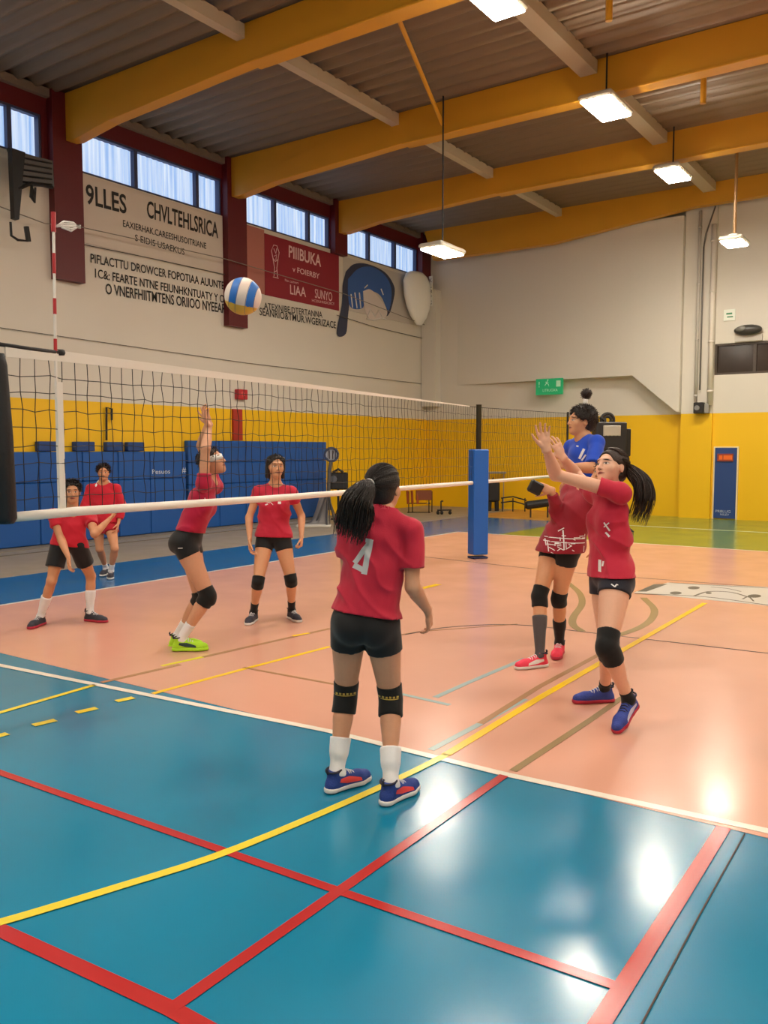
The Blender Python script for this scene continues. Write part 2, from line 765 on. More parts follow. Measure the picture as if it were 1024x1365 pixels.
def hand_prims(W, d, n, left, g, curl=(0.35, 0.5, 0.4), spread=0.08, thumb=0.6):
    """W wrist point, d finger direction, n palm normal"""
    d = nrm(d)
    n = nrm(n - d * (n @ d))
    t = np.cross(n, d) * (1 if left else -1)
    pr = [Limb(W - d * 0.01 * g, W + d * 0.05 * g, [(0, 0.0175 * g), (1, 0.0150 * g)], t, 1.75, 0.012),
          Limb(W + d * 0.045 * g - t * 0.020 * g, W + d * 0.085 * g - t * 0.024 * g, 0.0115 * g, t, 1.2, 0.012),
          Limb(W + d * 0.045 * g + t * 0.012 * g, W + d * 0.088 * g + t * 0.014 * g, 0.0120 * g, t, 1.8, 0.012)]
    tips = []
    for i, (off, L, r) in enumerate(((0.031, 0.072, 0.0082), (0.0105, 0.080, 0.0085), (-0.0105, 0.074, 0.0080), (-0.030, 0.058, 0.0070))):
        p = W + d * (0.088 - 0.004 * abs(i - 1)) * g + t * off * g
        q = rot(d, n, (1.2 - i) * spread * (-1 if left else 1) * -1)
        q = nrm(d + t * (1.3 - i) * spread)
        ax = np.cross(q, n)
        c = 0
        segs = (0.48, 0.29, 0.23)
        for k in range(3):
            c += curl[k] * (1 + 0.12 * i)
            v = rot(q, ax, c)
            e = p + v * L * segs[k] * g
            pr.append(Limb(p, e, [(0, r * g * (1 - 0.07 * k)), (1, r * g * (0.93 - 0.07 * k))], k=0.004))
            p = e
        tips.append(p)
    p = W + d * 0.022 * g + t * 0.024 * g + n * 0.004 * g
    dirs = nrm(d * 0.75 + t * thumb + n * 0.35)
    for k, (L, r) in enumerate(((0.042, 0.0125), (0.032, 0.0098), (0.026, 0.0085))):
        e = p + dirs * L * g
        pr.append(Limb(p, e, [(0, r * g), (1, r * 0.88 * g)], k=0.008 if k == 0 else 0.004))
        p = e
        dirs = nrm(dirs + d * 0.25 + n * 0.12)
    return pr, W + d * 0.09 * g + n * 0.02 * g


def shoe(root, A, fd, up, g, mats, tilt_name='shoe'):
    """A: sole-level point under the ankle; fd toe direction; up sole normal"""
    fd = nrm(fd)
    up = nrm(up - fd * (up @ fd))
    sd = np.cross(fd, up)
    Q = lambda x, y, z: A + fd * x * g + sd * y * g + up * z * g
    cut_top = (Q(0, 0, 0.026), up)
    cut_bot = (Q(0, 0, 0.0), -up)
    plan = [((-0.042, 0), (0.02, 0), 0.036, 0.033), ((0.02, 0), (0.125, 0.003), 0.033, 0.045), ((0.125, 0.003), (0.175, 0), 0.045, 0.036)]
    upper = []
    for (x0, y0), (x1, y1), r0, r1 in plan:
        upper.append(Limb(Q(x0, y0, 0.03), Q(x1, y1, 0.026), [(0, r0 * g * 0.94), (1, r1 * g * 0.94)], sd, 1.0, 0.015))
    upper.append(Limb(Q(-0.024, 0, 0.05), Q(-0.016, 0, 0.110), [(0, 0.038 * g), (1, 0.041 * g)], sd, 0.98, 0.02,
                      cuts=[(Q(-0.03, 0, 0.108), up - fd * 0.15)]))
    upper.append(Limb(Q(0.0, 0, 0.072), Q(0.11, 0, 0.032), [(0, 0.036 * g), (1, 0.030 * g)], sd, 1.05, 0.02))
    so, V, Fc = sdf_obj(tilt_name, upper, 0.0055 * g, mats[0], root, cuts=[(Q(0, 0, 0.016), -up)])
    sole = []
    for (x0, y0), (x1, y1), r0, r1 in plan:
        sole.append(Limb(Q(x0, y0, 0.012), Q(x1, y1, 0.012), [(0, r0 * g * 1.08), (1, r1 * g * 1.06)], sd, 1.0, 0.01))
    sdf_obj('sole', sole, 0.0055 * g, mats[1], so, cuts=[cut_top, cut_bot])
    la = MB()
    for i in range(5):
        x = 0.035 + i * 0.017
        z = 0.112 - (x - 0.0) * 0.42
        w = 0.026
        s_ = 1 if i % 2 else -1
        la.tube([Q(x - 0.004 * s_, -w, z - 0.016), Q(x - 0.001, -w * 0.5, z - 0.001), Q(x, 0, z + 0.002), Q(x + 0.001, w * 0.5, z - 0.001), Q(x + 0.004 * s_, w, z - 0.016)], 0.0034 * g, 5)
    la.build('laces', mats[2], so, True)
    co = MB()
    co.tube([Q(-0.026 + 0.040 * math.cos(t), 0.040 * math.sin(t), 0.109 + 0.006 * math.cos(t)) for t in np.linspace(0, 6.283, 17)], 0.0055 * g, 6)
    co.tube([Q(-0.064, 0, 0.095), Q(-0.070, 0, 0.120), Q(-0.062, 0, 0.126)], 0.007 * g, 6)
    co.build('collar', mats[4] if len(mats) > 4 else LACEK, so, True)
    if len(mats) > 3 and mats[3]:
        for s_ in (-1, 1):
            st = []
            pl = [(-0.02, 0.052), (0.03, 0.036), (0.12, 0.030), (0.115, 0.046), (0.045, 0.068), (-0.015, 0.070)]
            xd = fd * (1 if s_ > 0 else -1)
            v2 = [(p[0] * g * (1 if s_ > 0 else -1), p[1] * g) for p in pl]
            fdx = [(0, 1, 4, 5), (1, 2, 3, 4)]
            nd = sd * s_
            xd2 = fd
            # keep yd = up
            if np.cross(nd, xd2) @ up < 0:
                xd2 = -fd
                v2 = [(-p[0] * g, p[1] * g) for p in pl]
            else:
                v2 = [(p[0] * g, p[1] * g) for p in pl]
            decal('shoe_stripe', [(v2, fdx)], (V, Fc), A, xd2, nd, mats[3], so, 0.0015, 0.01)
    return so


def head_frame(hf, upish, side_tilt=0.0):
    y = nrm(hf)
    x = nrm(np.cross(y, upish))
    z = np.cross(x, y)
    if side_tilt:
        z = rot(z, y, math.radians(side_tilt))
        x = np.cross(y, z)
    return x, y, z


def head_prims(c, ax, g, female=True):
    x, y, z = ax
    Q = lambda a, b, d: c + (x * a + y * b + z * d) * g
    A = np.array(ax)
    e = lambda p, r, k=0.02, **kw: Ell(Q(*p), np.array(r) * g, A, k * g, **kw)
    jw = 0.030 if female else 0.034
    pr = [e((0, -0.018, 0.035), (0.074, 0.094, 0.080)),
          e((0, 0.020, -0.010), (0.064, 0.070, 0.080), 0.03),
          e((0, 0.040, -0.062), (0.047, 0.046, 0.036), 0.03),
          e((0, 0.062, -0.090), (jw * 0.8, 0.024, 0.020), 0.03),
          e((0.040, 0.052, -0.022), (0.026, 0.024, 0.024), 0.02),
          e((-0.040, 0.052, -0.022), (0.026, 0.024, 0.024), 0.02),
          e((0, 0.080, 0.032), (0.045, 0.012, 0.009), 0.02),
          e((0.031, 0.098, 0.004), (0.016, 0.012, 0.011), 0.012, sub=True),
          e((-0.031, 0.098, 0.004), (0.016, 0.012, 0.011), 0.012, sub=True),
          e((0.031, 0.070, 0.004), (0.0145, 0.0145, 0.0125), 0.003),
          e((-0.031, 0.070, 0.004), (0.0145, 0.0145, 0.0125), 0.003),
          Limb(Q(0, 0.088, 0.012), Q(0, 0.105, -0.026), [(0, 0.0075 * g), (1, 0.0105 * g)], x, 1.1, 0.012 * g),
          e((0.011, 0.092, -0.030), (0.008, 0.010, 0.008), 0.006),
          e((-0.011, 0.092, -0.030), (0.008, 0.010, 0.008), 0.006),
          Limb(Q(-0.017, 0.082, -0.0525), Q(0.017, 0.082, -0.0525), 0.0062 * g, k=0.008 * g),
          Limb(Q(0, 0.090, -0.0515), Q(0, 0.0905, -0.051), 0.0062 * g, x, 1.7, 0.006 * g),
          Limb(Q(-0.012, 0.084, -0.0615), Q(0.012, 0.084, -0.0615), 0.0068 * g, k=0.008 * g),
          Limb(Q(-0.024, 0.100, -0.0565), Q(0.024, 0.100, -0.0565), 0.0035 * g, k=0.004 * g, sub=True)]
    for s in (-1, 1):
        pr.append(e((0.073 * s, -0.012, -0.004), (0.009, 0.019, 0.031), 0.006))
        pr.append(e((0.083 * s, -0.008, 0.002), (0.004, 0.009, 0.014), 0.003, sub=True))
    return pr


def strands(mb, paths, r, n=3):
    for p, rr in paths:
        m = len(p)
        rad = [rr * (1 - 0.75 * (i / (m - 1)) ** 2) for i in range(m)]
        mb.tube(p, rad, n, cap=False)


def catmull(P, n):
    P = [np.array(p, float) for p in P]
    Q = [2 * P[0] - P[1]] + P + [2 * P[-1] - P[-2]]
    out = []
    m = len(P) - 1
    for i in range(n):
        t = i / (n - 1) * m
        k = min(int(t), m - 1)
        u = t - k
        a, b, c, d = Q[k:k + 4]
        out.append(0.5 * ((2 * b) + (c - a) * u + (2 * a - 5 * b + 4 * c - d) * u * u + (3 * b - a - 3 * c + d) * u ** 3))
    return out


def person(sp):
    S = sp['S']
    g = S / 1.65
    fem = sp.get('female', True)
    D = sp['D']
    rs = np.random.RandomState(sp.get('seed', 1))
    fat = sp.get('fat', 1.0)
    P = at(*sp['pelvis'][:2], D + (sp['pelvis'][2] if len(sp['pelvis']) > 2 else 0))
    N = at(*sp['neck'][:2], D + (sp['neck'][2] if len(sp['neck']) > 2 else 0))
    up = nrm(N - P)
    Hc = at(sp['head'][0], sp['head'][1], D + sp['head'][2])
    root = empty('person', (P[0], P[1], sp.get('base', 0.0)), sp['label'], 'person')
    fh = facing(sp['hip_face'])
    fc = facing(sp['chest_face'])
    Lh = nrm(np.cross(ZZ, fh))
    Lh = nrm(Lh - up * (Lh @ up) * 0.6)
    Lc = nrm(np.cross(ZZ, fc))
    Lc = nrm(Lc - up * (Lc @ up))
    fr_c = np.cross(Lc, up)
    fr_h = nrm(np.cross(Lh, up))
    TL = np.linalg.norm(N - P)
    tl = TL / 0.50
    swd = (0.165 if fem else 0.178) * g * sp.get('shoulder', 1.0)
    J = {}
    for sd, sg in (('l', 1), ('r', -1)):
        raise_ = sp.get('raise_' + sd, 0.0)
        J['sh_' + sd] = N - up * (0.045 - 0.04 * raise_) * g + Lc * sg * swd * (1 - 0.12 * raise_) + fr_c * 0.02 * g * raise_
        J['hip_' + sd] = P - up * 0.025 * g + Lh * sg * 0.082 * g
        e = sp['arm_' + sd]
        J['el_' + sd] = on_ray(J['sh_' + sd], e[0][0], e[0][1], 0.275 * g, e[0][2])
        J['wr_' + sd] = on_ray(J['el_' + sd], e[1][0], e[1][1], 0.235 * g, e[1][2])
        l = sp['leg_' + sd]
        ank = l['ankle']
        if len(ank) == 2:
            A = fl(ank[0], ank[1], 0.095 * g)
        else:
            A = at(*ank)
        J['an_' + sd] = A
        hip = J['hip_' + sd]
        best = None
        for z in np.arange(D - 0.7, D + 0.7, 0.005):
            K = at(l['knee'][0], l['knee'][1], z)
            c = (np.linalg.norm(K - hip) - 0.405 * g) ** 2 + (np.linalg.norm(K - A) - 0.395 * g) ** 2
            mid = (hip + A) / 2
            c -= 0.003 * ((K - mid) @ fh)
            if best is None or c < best[0]:
                best = (c, K)
        J['kn_' + sd] = best[1]
    # ---- report of bone lengths
    rep = ' '.join('%s %.2f/%.2f' % (a, np.linalg.norm(J[p + '_' + s] - J[q + '_' + s]) / g, b) for s in 'lr' for a, p, q, b in
                   (('thigh', 'hip', 'kn', .405), ('shin', 'kn', 'an', .395), ('uarm', 'sh', 'el', .275), ('farm', 'el', 'wr', .235)))
    print('PERSON', sp['key'], 'torso %.2f/.50 head %.2f/.17' % (TL / g, np.linalg.norm(Hc - N) / g), rep, 'ankle z %.2f %.2f' % (J['an_l'][2], J['an_r'][2]))
    body = []
    cloth = []
    pants = []
    sk = sp['skin']
    tw = 1.0 * fat
    body.append(Ell(P + up * 0.005 * g, np.array([0.150, 0.098, 0.10]) * g * tw, [Lh, fr_h, up], 0.03))
    for s_ in (-1, 1):
        body.append(Ell(P - fr_h * 0.050 * g + Lh * s_ * 0.062 * g - up * 0.035 * g, np.array([0.078, 0.070, 0.085]) * g * tw, [Lh, fr_h, up], 0.03))
    body.append(Limb(P + up * 0.05 * g, P + up * 0.22 * tl * g, [(0, 0.092 * g * tw), (1, 0.082 * g * tw)], Lc, 1.38, 0.04))
    body.append(Limb(P + up * 0.22 * tl * g, N - up * 0.13 * g, [(0, 0.084 * g * tw), (1, 0.090 * g * tw)], Lc, 1.42, 0.04))
    body.append(Limb(J['sh_l'] - Lc * 0.02 * g, J['sh_r'] + Lc * 0.02 * g, [(0, 0.045 * g), (0.5, 0.060 * g), (1, 0.045 * g)], k=0.04))
    if fem:
        for s_ in (-1, 1):
            body.append(Ell(N - up * 0.185 * g + fr_c * 0.066 * g + Lc * s_ * 0.062 * g, np.array([0.058, 0.045, 0.055]) * g * tw, [Lc, fr_c, up], 0.03))
    nb = Hc - nrm(Hc - N) * 0.05 * g
    body.append(Limb(N - up * 0.03 * g, nb, [(0, 0.058 * g), (1, 0.050 * g)] if fem else [(0, 0.064 * g), (1, 0.057 * g)], k=0.03))
    for s in 'lr':
        body.append(Limb(N + up * 0.025 * g, J['sh_' + s], [(0, 0.036 * g), (1, 0.032 * g)], k=0.05))
    af = 1.0 if fem else 1.05
    af *= sp.get('armfat', 1.0)
    for s, sg in (('l', 1), ('r', -1)):
        sh, el, wr = J['sh_' + s], J['el_' + s], J['wr_' + s]
        body.append(Ell(sh, 0.050 * g * af, k=0.03))
        body.append(Limb(sh, el, [(0, 0.046 * g * af), (0.45, 0.042 * g * af), (1, 0.034 * g * af)], k=0.02))
        fd_ = nrm(wr - el)
        hd = sp.get('hand_' + s, {})
        dirv = hd.get('dir')
        dv = nrm(fd_ + (0 if dirv is None else 0)) if dirv is None else nrm(facing(dirv[0], dirv[1]))
        pn = hd.get('palm')
        pnv = -Lc * sg if pn is None else facing(pn[0], pn[1])
        pnv = nrm(pnv - fd_ * (pnv @ fd_))
        tside = np.cross(pnv, fd_)
        body.append(Limb(el, wr, [(0, 0.035 * g * af), (0.25, 0.038 * g * af), (0.65, 0.029 * g * af), (1, 0.0205 * g)], tside, 1.12, 0.02))
        hp, grip = hand_prims(wr + fd_ * 0.01, dv, facing(pn[0], pn[1]) if pn else pnv, s == 'l', g, hd.get('curl', (0.3, 0.45, 0.35)), hd.get('spread', 0.06), hd.get('thumb', 0.6))
        J['grip_' + s] = grip
        body += hp
    lf = sp.get('legfat', 1.0)
    for s, sg in (('l', 1), ('r', -1)):
        hp_, kn, an = J['hip_' + s], J['kn_' + s], J['an_' + s]
        td = nrm(kn - hp_)
        sdn = nrm(an - kn)
        body.append(Limb(hp_, kn, [(0, 0.086 * g * lf), (0.3, 0.083 * g * lf), (0.7, 0.064 * g * lf), (1, 0.050 * g * lf)], k=0.03))
        kf = nrm(fh - sdn * (fh @ sdn))
        body.append(Ell(kn + kf * 0.008 * g, 0.050 * g * lf, k=0.02))
        body.append(Limb(kn, an, [(0, 0.046 * g * lf), (0.3, 0.047 * g * lf), (0.65, 0.037 * g * lf), (1, 0.030 * g * lf)], k=0.02))
        body.append(Limb(kn + sdn * 0.06 * g - kf * 0.014 * g, kn + sdn * 0.19 * g - kf * 0.012 * g, [(0, 0.036 * g * lf), (0.4, 0.044 * g * lf), (1, 0.030 * g * lf)], k=0.03))
        l = sp['leg_' + s]
        toe = facing(*l['toe'])
        l['_toe'] = toe
        upn = nrm(ZZ - toe * (ZZ @ toe))
        body.append(Limb(an, an + toe * 0.09 * g - upn * 0.064 * g, [(0, 0.028 * g), (1, 0.012 * g)], np.cross(toe, upn), 1.4, 0.02))
    ax = head_frame(facing(sp['head_face'][0], sp['head_face'][1]), sp.get('head_up', ZZ), sp.get('head_tilt', 0))
    hg = g * sp.get('headscale', 1.0)
    body += head_prims(Hc, ax, hg, fem)
    h = sp.get('h', 0.0055)
    bo, V, Fc = sdf_obj('body', body, h, sk, root)
    loc = (V - Hc) @ np.array(ax).T / hg
    loc[(np.abs(loc[:, 0]) > 0.11) | (np.abs(loc[:, 1]) > 0.14) | (np.abs(loc[:, 2]) > 0.14), 1] = -1.0
    attr = bo.data.attributes.new('hc', 'FLOAT_VECTOR', 'POINT')
    attr.data.foreach_set('vector', loc.astype(np.float32).ravel())
    J.update(P=P, N=N, Hc=Hc, ax=ax, g=g, hg=hg, up=up, Lc=Lc, Lh=Lh, fc=fr_c, fh=fr_h, root=root, fhh=fh)
    # ---- shirt
    hs = h * 1.15
    loose = sp.get('loose', 0.012)
    slv = sp.get('sleeve', 0.55)
    sh_pr = []
    hem = sp.get('hem', -0.02)
    sh_pr.append(Limb(P + up * (hem - 0.03) * g, P + up * 0.22 * tl * g, [(0, 0.098 * g * tw + loose * 1.2), (0.4, 0.094 * g * tw + loose), (1, 0.086 * g * tw + loose * 0.8)], Lc, 1.36, 0.03))
    if hem < 0.04:
        sh_pr.append(Ell(P + up * 0.005 * g, np.array([0.150, 0.098, 0.12]) * g * tw + loose * 0.8, [Lh, fr_h, up], 0.03))
        for s_ in (-1, 1):
            sh_pr.append(Ell(P - fr_h * 0.050 * g + Lh * s_ * 0.062 * g - up * 0.03 * g, np.array([0.078, 0.070, 0.088]) * g * tw + loose * 0.7, [Lh, fr_h, up], 0.03))
    if hem < 0.02:
        for s in 'lr':
            hj = J['hip_' + s]
            lfa = sp.get('legfat', 1.0)
            sh_pr.append(Limb(hj + up * 0.06 * g, hj + nrm(J['kn_' + s] - hj) * 0.08 * g, [(0, 0.080 * g * lfa), (1, 0.086 * g * lfa + 0.010 + loose * 0.45)], k=0.04))
    sh_pr.append(Limb(P + up * 0.22 * tl * g, N - up * 0.13 * g, [(0, 0.086 * g * tw + loose * 0.8), (1, 0.093 * g * tw + loose * 0.6)], Lc, 1.42, 0.04))
    sh_pr.append(Limb(J['sh_l'] - Lc * 0.02 * g, J['sh_r'] + Lc * 0.02 * g, [(0, 0.052 * g), (0.5, 0.066 * g), (1, 0.052 * g)], k=0.04))
    if fem:
        for s_ in (-1, 1):
            sh_pr.append(Ell(N - up * 0.185 * g + fr_c * 0.066 * g + Lc * s_ * 0.058 * g, np.array([0.062, 0.049, 0.060]) * g * tw + loose * 0.3, [Lc, fr_c, up], 0.04))
    for s in 'lr':
        sh_pr.append(Limb(N + up * 0.018 * g, J['sh_' + s], [(0, 0.042 * g), (1, 0.038 * g)], k=0.05))
        sh, el = J['sh_' + s], J['el_' + s]
        sh_pr.append(Ell(sh, 0.056 * g * af, k=0.03))
        d_ = nrm(el - sh)
        ql = np.linalg.norm(el - sh)
        if slv <= 1:
            sh_pr.append(Limb(sh, sh + d_ * ql * (slv + 0.15), [(0, 0.054 * g * af), (1, 0.050 * g * af + loose * 0.6)], k=0.025, cuts=[(sh + d_ * ql * slv, d_)]))
        else:
            sh_pr.append(Limb(sh, el, [(0, 0.054 * g * af), (1, 0.043 * g * af + loose * 0.5)], k=0.025))
            wr = J['wr_' + s]
            dd = nrm(wr - el)
            sh_pr.append(Limb(el, wr, [(0, 0.043 * g * af + loose * 0.5), (1, 0.032 * g + loose * 0.3)], k=0.02, cuts=[(wr - dd * (1 - min(1, slv - 1)) * 0.235 * g, dd)]))
    cr = sp.get('collar', 0.060)
    nd_ = nrm(nrm(Hc - N) * 0.6 + up)
    ctop = N + up * 0.045 * g
    cu_ = sp.get('collar_up', 0.0)
    if cu_:
        sh_pr.append(Limb(N - up * 0.01 * g, N + up * (0.03 + cu_) * g + nrm(Hc - N) * 0.01, [(0, (cr + 0.014) * g), (1, (cr + 0.005) * g)], k=0.03, cuts=[(N + up * (0.02 + cu_) * g, up + fr_c * 0.5)]))
    sh_pr.append(Limb(N + up * (0.02 + cu_) * g + fr_c * 0.012 * g, N + up * (0.14 + cu_) * g + fr_c * 0.05 * g, [(0, cr * g), (1, (cr + 0.03) * g)], k=0.006, sub=True))
    amp = sp.get('wrinkle', 0.005)
    seed = sp.get('seed', 1)

    def wr_fn(Pp):
        q = (Pp - P)
        hgt = q @ up
        sx = q @ Lc
        diag = q @ nrm(up * 1.0 + Lc * sp.get('fold', 0.8))
        ph = diag * 26 + 1.6 * noise3(Pp, 1.6, seed, 2)
        w1 = (0.45 - (1 - np.abs(np.sin(ph))) ** 2 * 1.6) * np.clip(0.7 + 0.8 * noise3(Pp, 2.0, seed + 3, 1), 0.1, 1.4)
        fade = np.clip(1.15 - np.abs(hgt - 0.12) / 0.32, 0.15, 1)
        return amp * (0.9 * w1 * fade + 0.6 * noise3(Pp, 3.2, seed + 7, 3))
    so = None
    hemn = nrm(-up + fr_h * sp.get('hem_tilt', 0)) if not sp.get('hem_level') else -ZZ
    so, SV, SF = sdf_obj('shirt', sh_pr, hs, sp['shirt'], root, wr=wr_fn, cuts=[(P + up * hem * g, hemn)])
    J['shirt'] = so
    J['shirt_m'] = (SV, SF)
    # ---- shorts
    pr = [Ell(P + up * 0.005 * g, np.array([0.150, 0.098, 0.10]) * g * tw + 0.007, [Lh, fr_h, up], 0.03),
          Limb(P - up * 0.0 * g, P + up * 0.09 * g, 0.092 * g * tw + 0.006, Lh, 1.38, 0.03)]
    for s_ in (-1, 1):
        pr.append(Ell(P - fr_h * 0.050 * g + Lh * s_ * 0.062 * g - up * 0.035 * g, np.array([0.078, 0.070, 0.085]) * g * tw + 0.006, [Lh, fr_h, up], 0.03))
    sl = sp.get('shorts_len', 0.30)
    sloose = sp.get('shorts_loose', 0.006)
    for s in 'lr':
        hp_, kn = J['hip_' + s], J['kn_' + s]
        td = nrm(kn - hp_)
        tlg = 0.405 * g
        pr.append(Limb(hp_, hp_ + td * tlg * (sl + 0.1), [(0, 0.086 * g * lf + 0.006 + sloose * 0.15), (1, 0.083 * g * lf * (1 - 0.15 * max(0, sl - .3)) + sloose)], k=0.02, cuts=[(hp_ + td * tlg * sl, td)]))
    sw, WV, WF = sdf_obj('shorts', pr, hs, sp['shorts'], root,
                         wr=lambda Pp: 0.002 * noise3(Pp, 4, seed + 11, 2), cuts=[(P + up * (max(hem, 0) + 0.035) * g, up)])
    J['shorts_o'] = sw
    J['shorts_m'] = (WV, WF)
    # ---- knees, socks, shoes
    for s, sg in (('l', 1), ('r', -1)):
        l = sp['leg_' + s]
        hp_, kn, an = J['hip_' + s], J['kn_' + s], J['an_' + s]
        td = nrm(kn - hp_)
        sdn = nrm(an - kn)
        kf = nrm(nrm(fh - sdn * (fh @ sdn)) + nrm(fh - td * (fh @ td)))
        kp = l.get('pad')
        if kp:
            up_l, dn_l = kp[0], kp[1]
            a0 = kn - td * up_l * g
            b0 = kn + sdn * dn_l * g
            tk = 0.009
            pr = [Limb(a0 - td * 0.03, kn, [(0, 0.057 * g * lf + tk + 0.35 * max(0, up_l - .04) * 0.1), (1, 0.051 * g * lf + tk)], k=0.01, cuts=[(a0, -td)]),
                  Limb(kn, b0 + sdn * 0.03, [(0, 0.051 * g * lf + tk), (1, 0.049 * g * lf + tk)], k=0.01, cuts=[(b0, sdn)])]
            if dn_l > 0.03:
                pr.append(Limb(kn + sdn * 0.04 * g - kf * 0.012 * g, b0 + sdn * 0.03 - kf * 0.012 * g, 0.046 * g * lf + tk, k=0.02, cuts=[(b0, sdn)]))
            if kp[2]:
                pr.append(Ell(kn + kf * 0.030 * g, np.array([0.046, 0.034, 0.062]) * g, [np.cross(kf, -sdn), kf, -sdn], 0.015))
            J['padm_' + s] = sdf_obj('knee_pad', pr, hs, kp[3] if len(kp) > 3 else sp['pad_mat'], root,
                    wr=lambda Pp: 0.0018 * noise3(Pp, 7, seed + 17, 2))
            J['pad_' + s] = (a0, b0)
        toe = l['_toe']
        upn = nrm(ZZ - toe * (ZZ @ toe))
        st = l['sock'][0]
        top = an - sdn * st * g
        lg = np.linalg.norm(an - kn)
        fr = lambda q: np.interp(1 - q / lg, [0, 0.3, 0.65, 1], [0.046, 0.047, 0.037, 0.030]) * g * lf
        pr = [Limb(top - sdn * 0.03, an, [(0, fr(st * g) + 0.006 + (0.008 if st > .16 else 0)), (1, 0.030 * g * lf + 0.005)], k=0.01, cuts=[(top, -sdn)]),
              Limb(an, an + toe * 0.09 * g - upn * 0.064 * g, [(0, 0.030 * g), (1, 0.014 * g)], np.cross(toe, upn), 1.4, 0.02)]
        if st > 0.16:
            pr.append(Limb(top - sdn * 0.02 - kf * 0.010 * g, top + sdn * 0.06 - kf * 0.008 * g, 0.046 * g * lf, k=0.02, cuts=[(top, -sdn)]))
        sdf_obj('sock', pr, hs, l['sock'][1], root)
        J['shoe_' + s] = shoe(root, an - upn * 0.092 * g + toe * 0.008, toe, upn, g * sp.get('shoescale', 1.0), l['shoe'])
    return J


def cranium(J, dx, dy, dz, grow=1.05):
    """point on the skull for a direction in head coordinates (x right, y face, z crown)"""
    x, y, z = J['ax']
    v = nrm((dx, dy, dz))
    p = np.array([v[0] * 0.076, v[1] * 0.096 - 0.018, v[2] * 0.083 + 0.035]) * grow * J['hg']
    return J['Hc'] + x * p[0] + y * p[1] + z * p[2]


def hair_cap(J, grow=0.010, low=-0.07, front=0.05, nape=-0.085):
    x, y, z = J['ax']
    A = np.array(J['ax'])
    g = J['hg']
    Q = lambda a, b, d: J['Hc'] + (x * a + y * b + z * d) * g
    pr = [Ell(Q(0, -0.018, 0.035), np.array([0.074 + grow, 0.094 + grow, 0.080 + grow]) * g, A, 0.01),
          Ell(Q(0, -0.050, -0.030), np.array([0.060 + grow * 0.5, 0.052 + grow, 0.052]) * g, A, 0.03, cuts=[(Q(0, 0, nape), -z)]),
          Ell(Q(0, 0.110, -0.035), np.array([0.092, 0.095, 0.122]) * g, A, 0.008, sub=True)]
    for s in (-1, 1):
        pr.append(Ell(Q(0.08 * s, -0.004, -0.020), np.array([0.04, 0.026, 0.036]) * g, A, 0.006, sub=True))
        pr.append(Ell(Q(0.07 * s, 0.055, -0.045), np.array([0.04, 0.055, 0.070]) * g, A, 0.006, sub=True))
    return pr


def slerp_paths(J, starts, tie, rs, n=9, grow=1.12, bulge=0.0):
    out = []
    t = nrm(tie)
    for s in starts:
        s = nrm(s)
        om = math.acos(max(-1, min(1, s @ t)))
        pts = []
        gr = grow + rs.uniform(-0.012, 0.02)
        for i in range(n):
            k = i / (n - 1)
            v = (math.sin((1 - k) * om) * s + math.sin(k * om) * t) / (math.sin(om) + 1e-6)
            pts.append(cranium(J, v[0], v[1], v[2], gr + bulge * math.sin(k * math.pi)))
        out.append((pts, rs.uniform(0.0016, 0.0026)))
    return out


def hairline_starts(rs, n, side=0.98):
    out = []
    for _ in range(n):
        a = rs.uniform(-1, 1)
        q = abs(a)
        if q < 0.55:
            th = a / 0.55 * 1.25
            v = (math.sin(th) * 0.95, 0.60 - 0.28 * (q / 0.55), 0.52 * math.cos(th) + 0.20)
        elif q < 0.8:
            t = (q - 0.55) / 0.25
            v = (math.copysign(0.97, a), 0.25 - 0.55 * t, 0.10 - 0.45 * t)
        else:
            t = (q - 0.8) / 0.2
            v = (math.copysign(0.75 * (1 - t), a), -0.70, -0.62)
        out.append(np.array(v) + rs.normal(size=3) * 0.03)
    return out


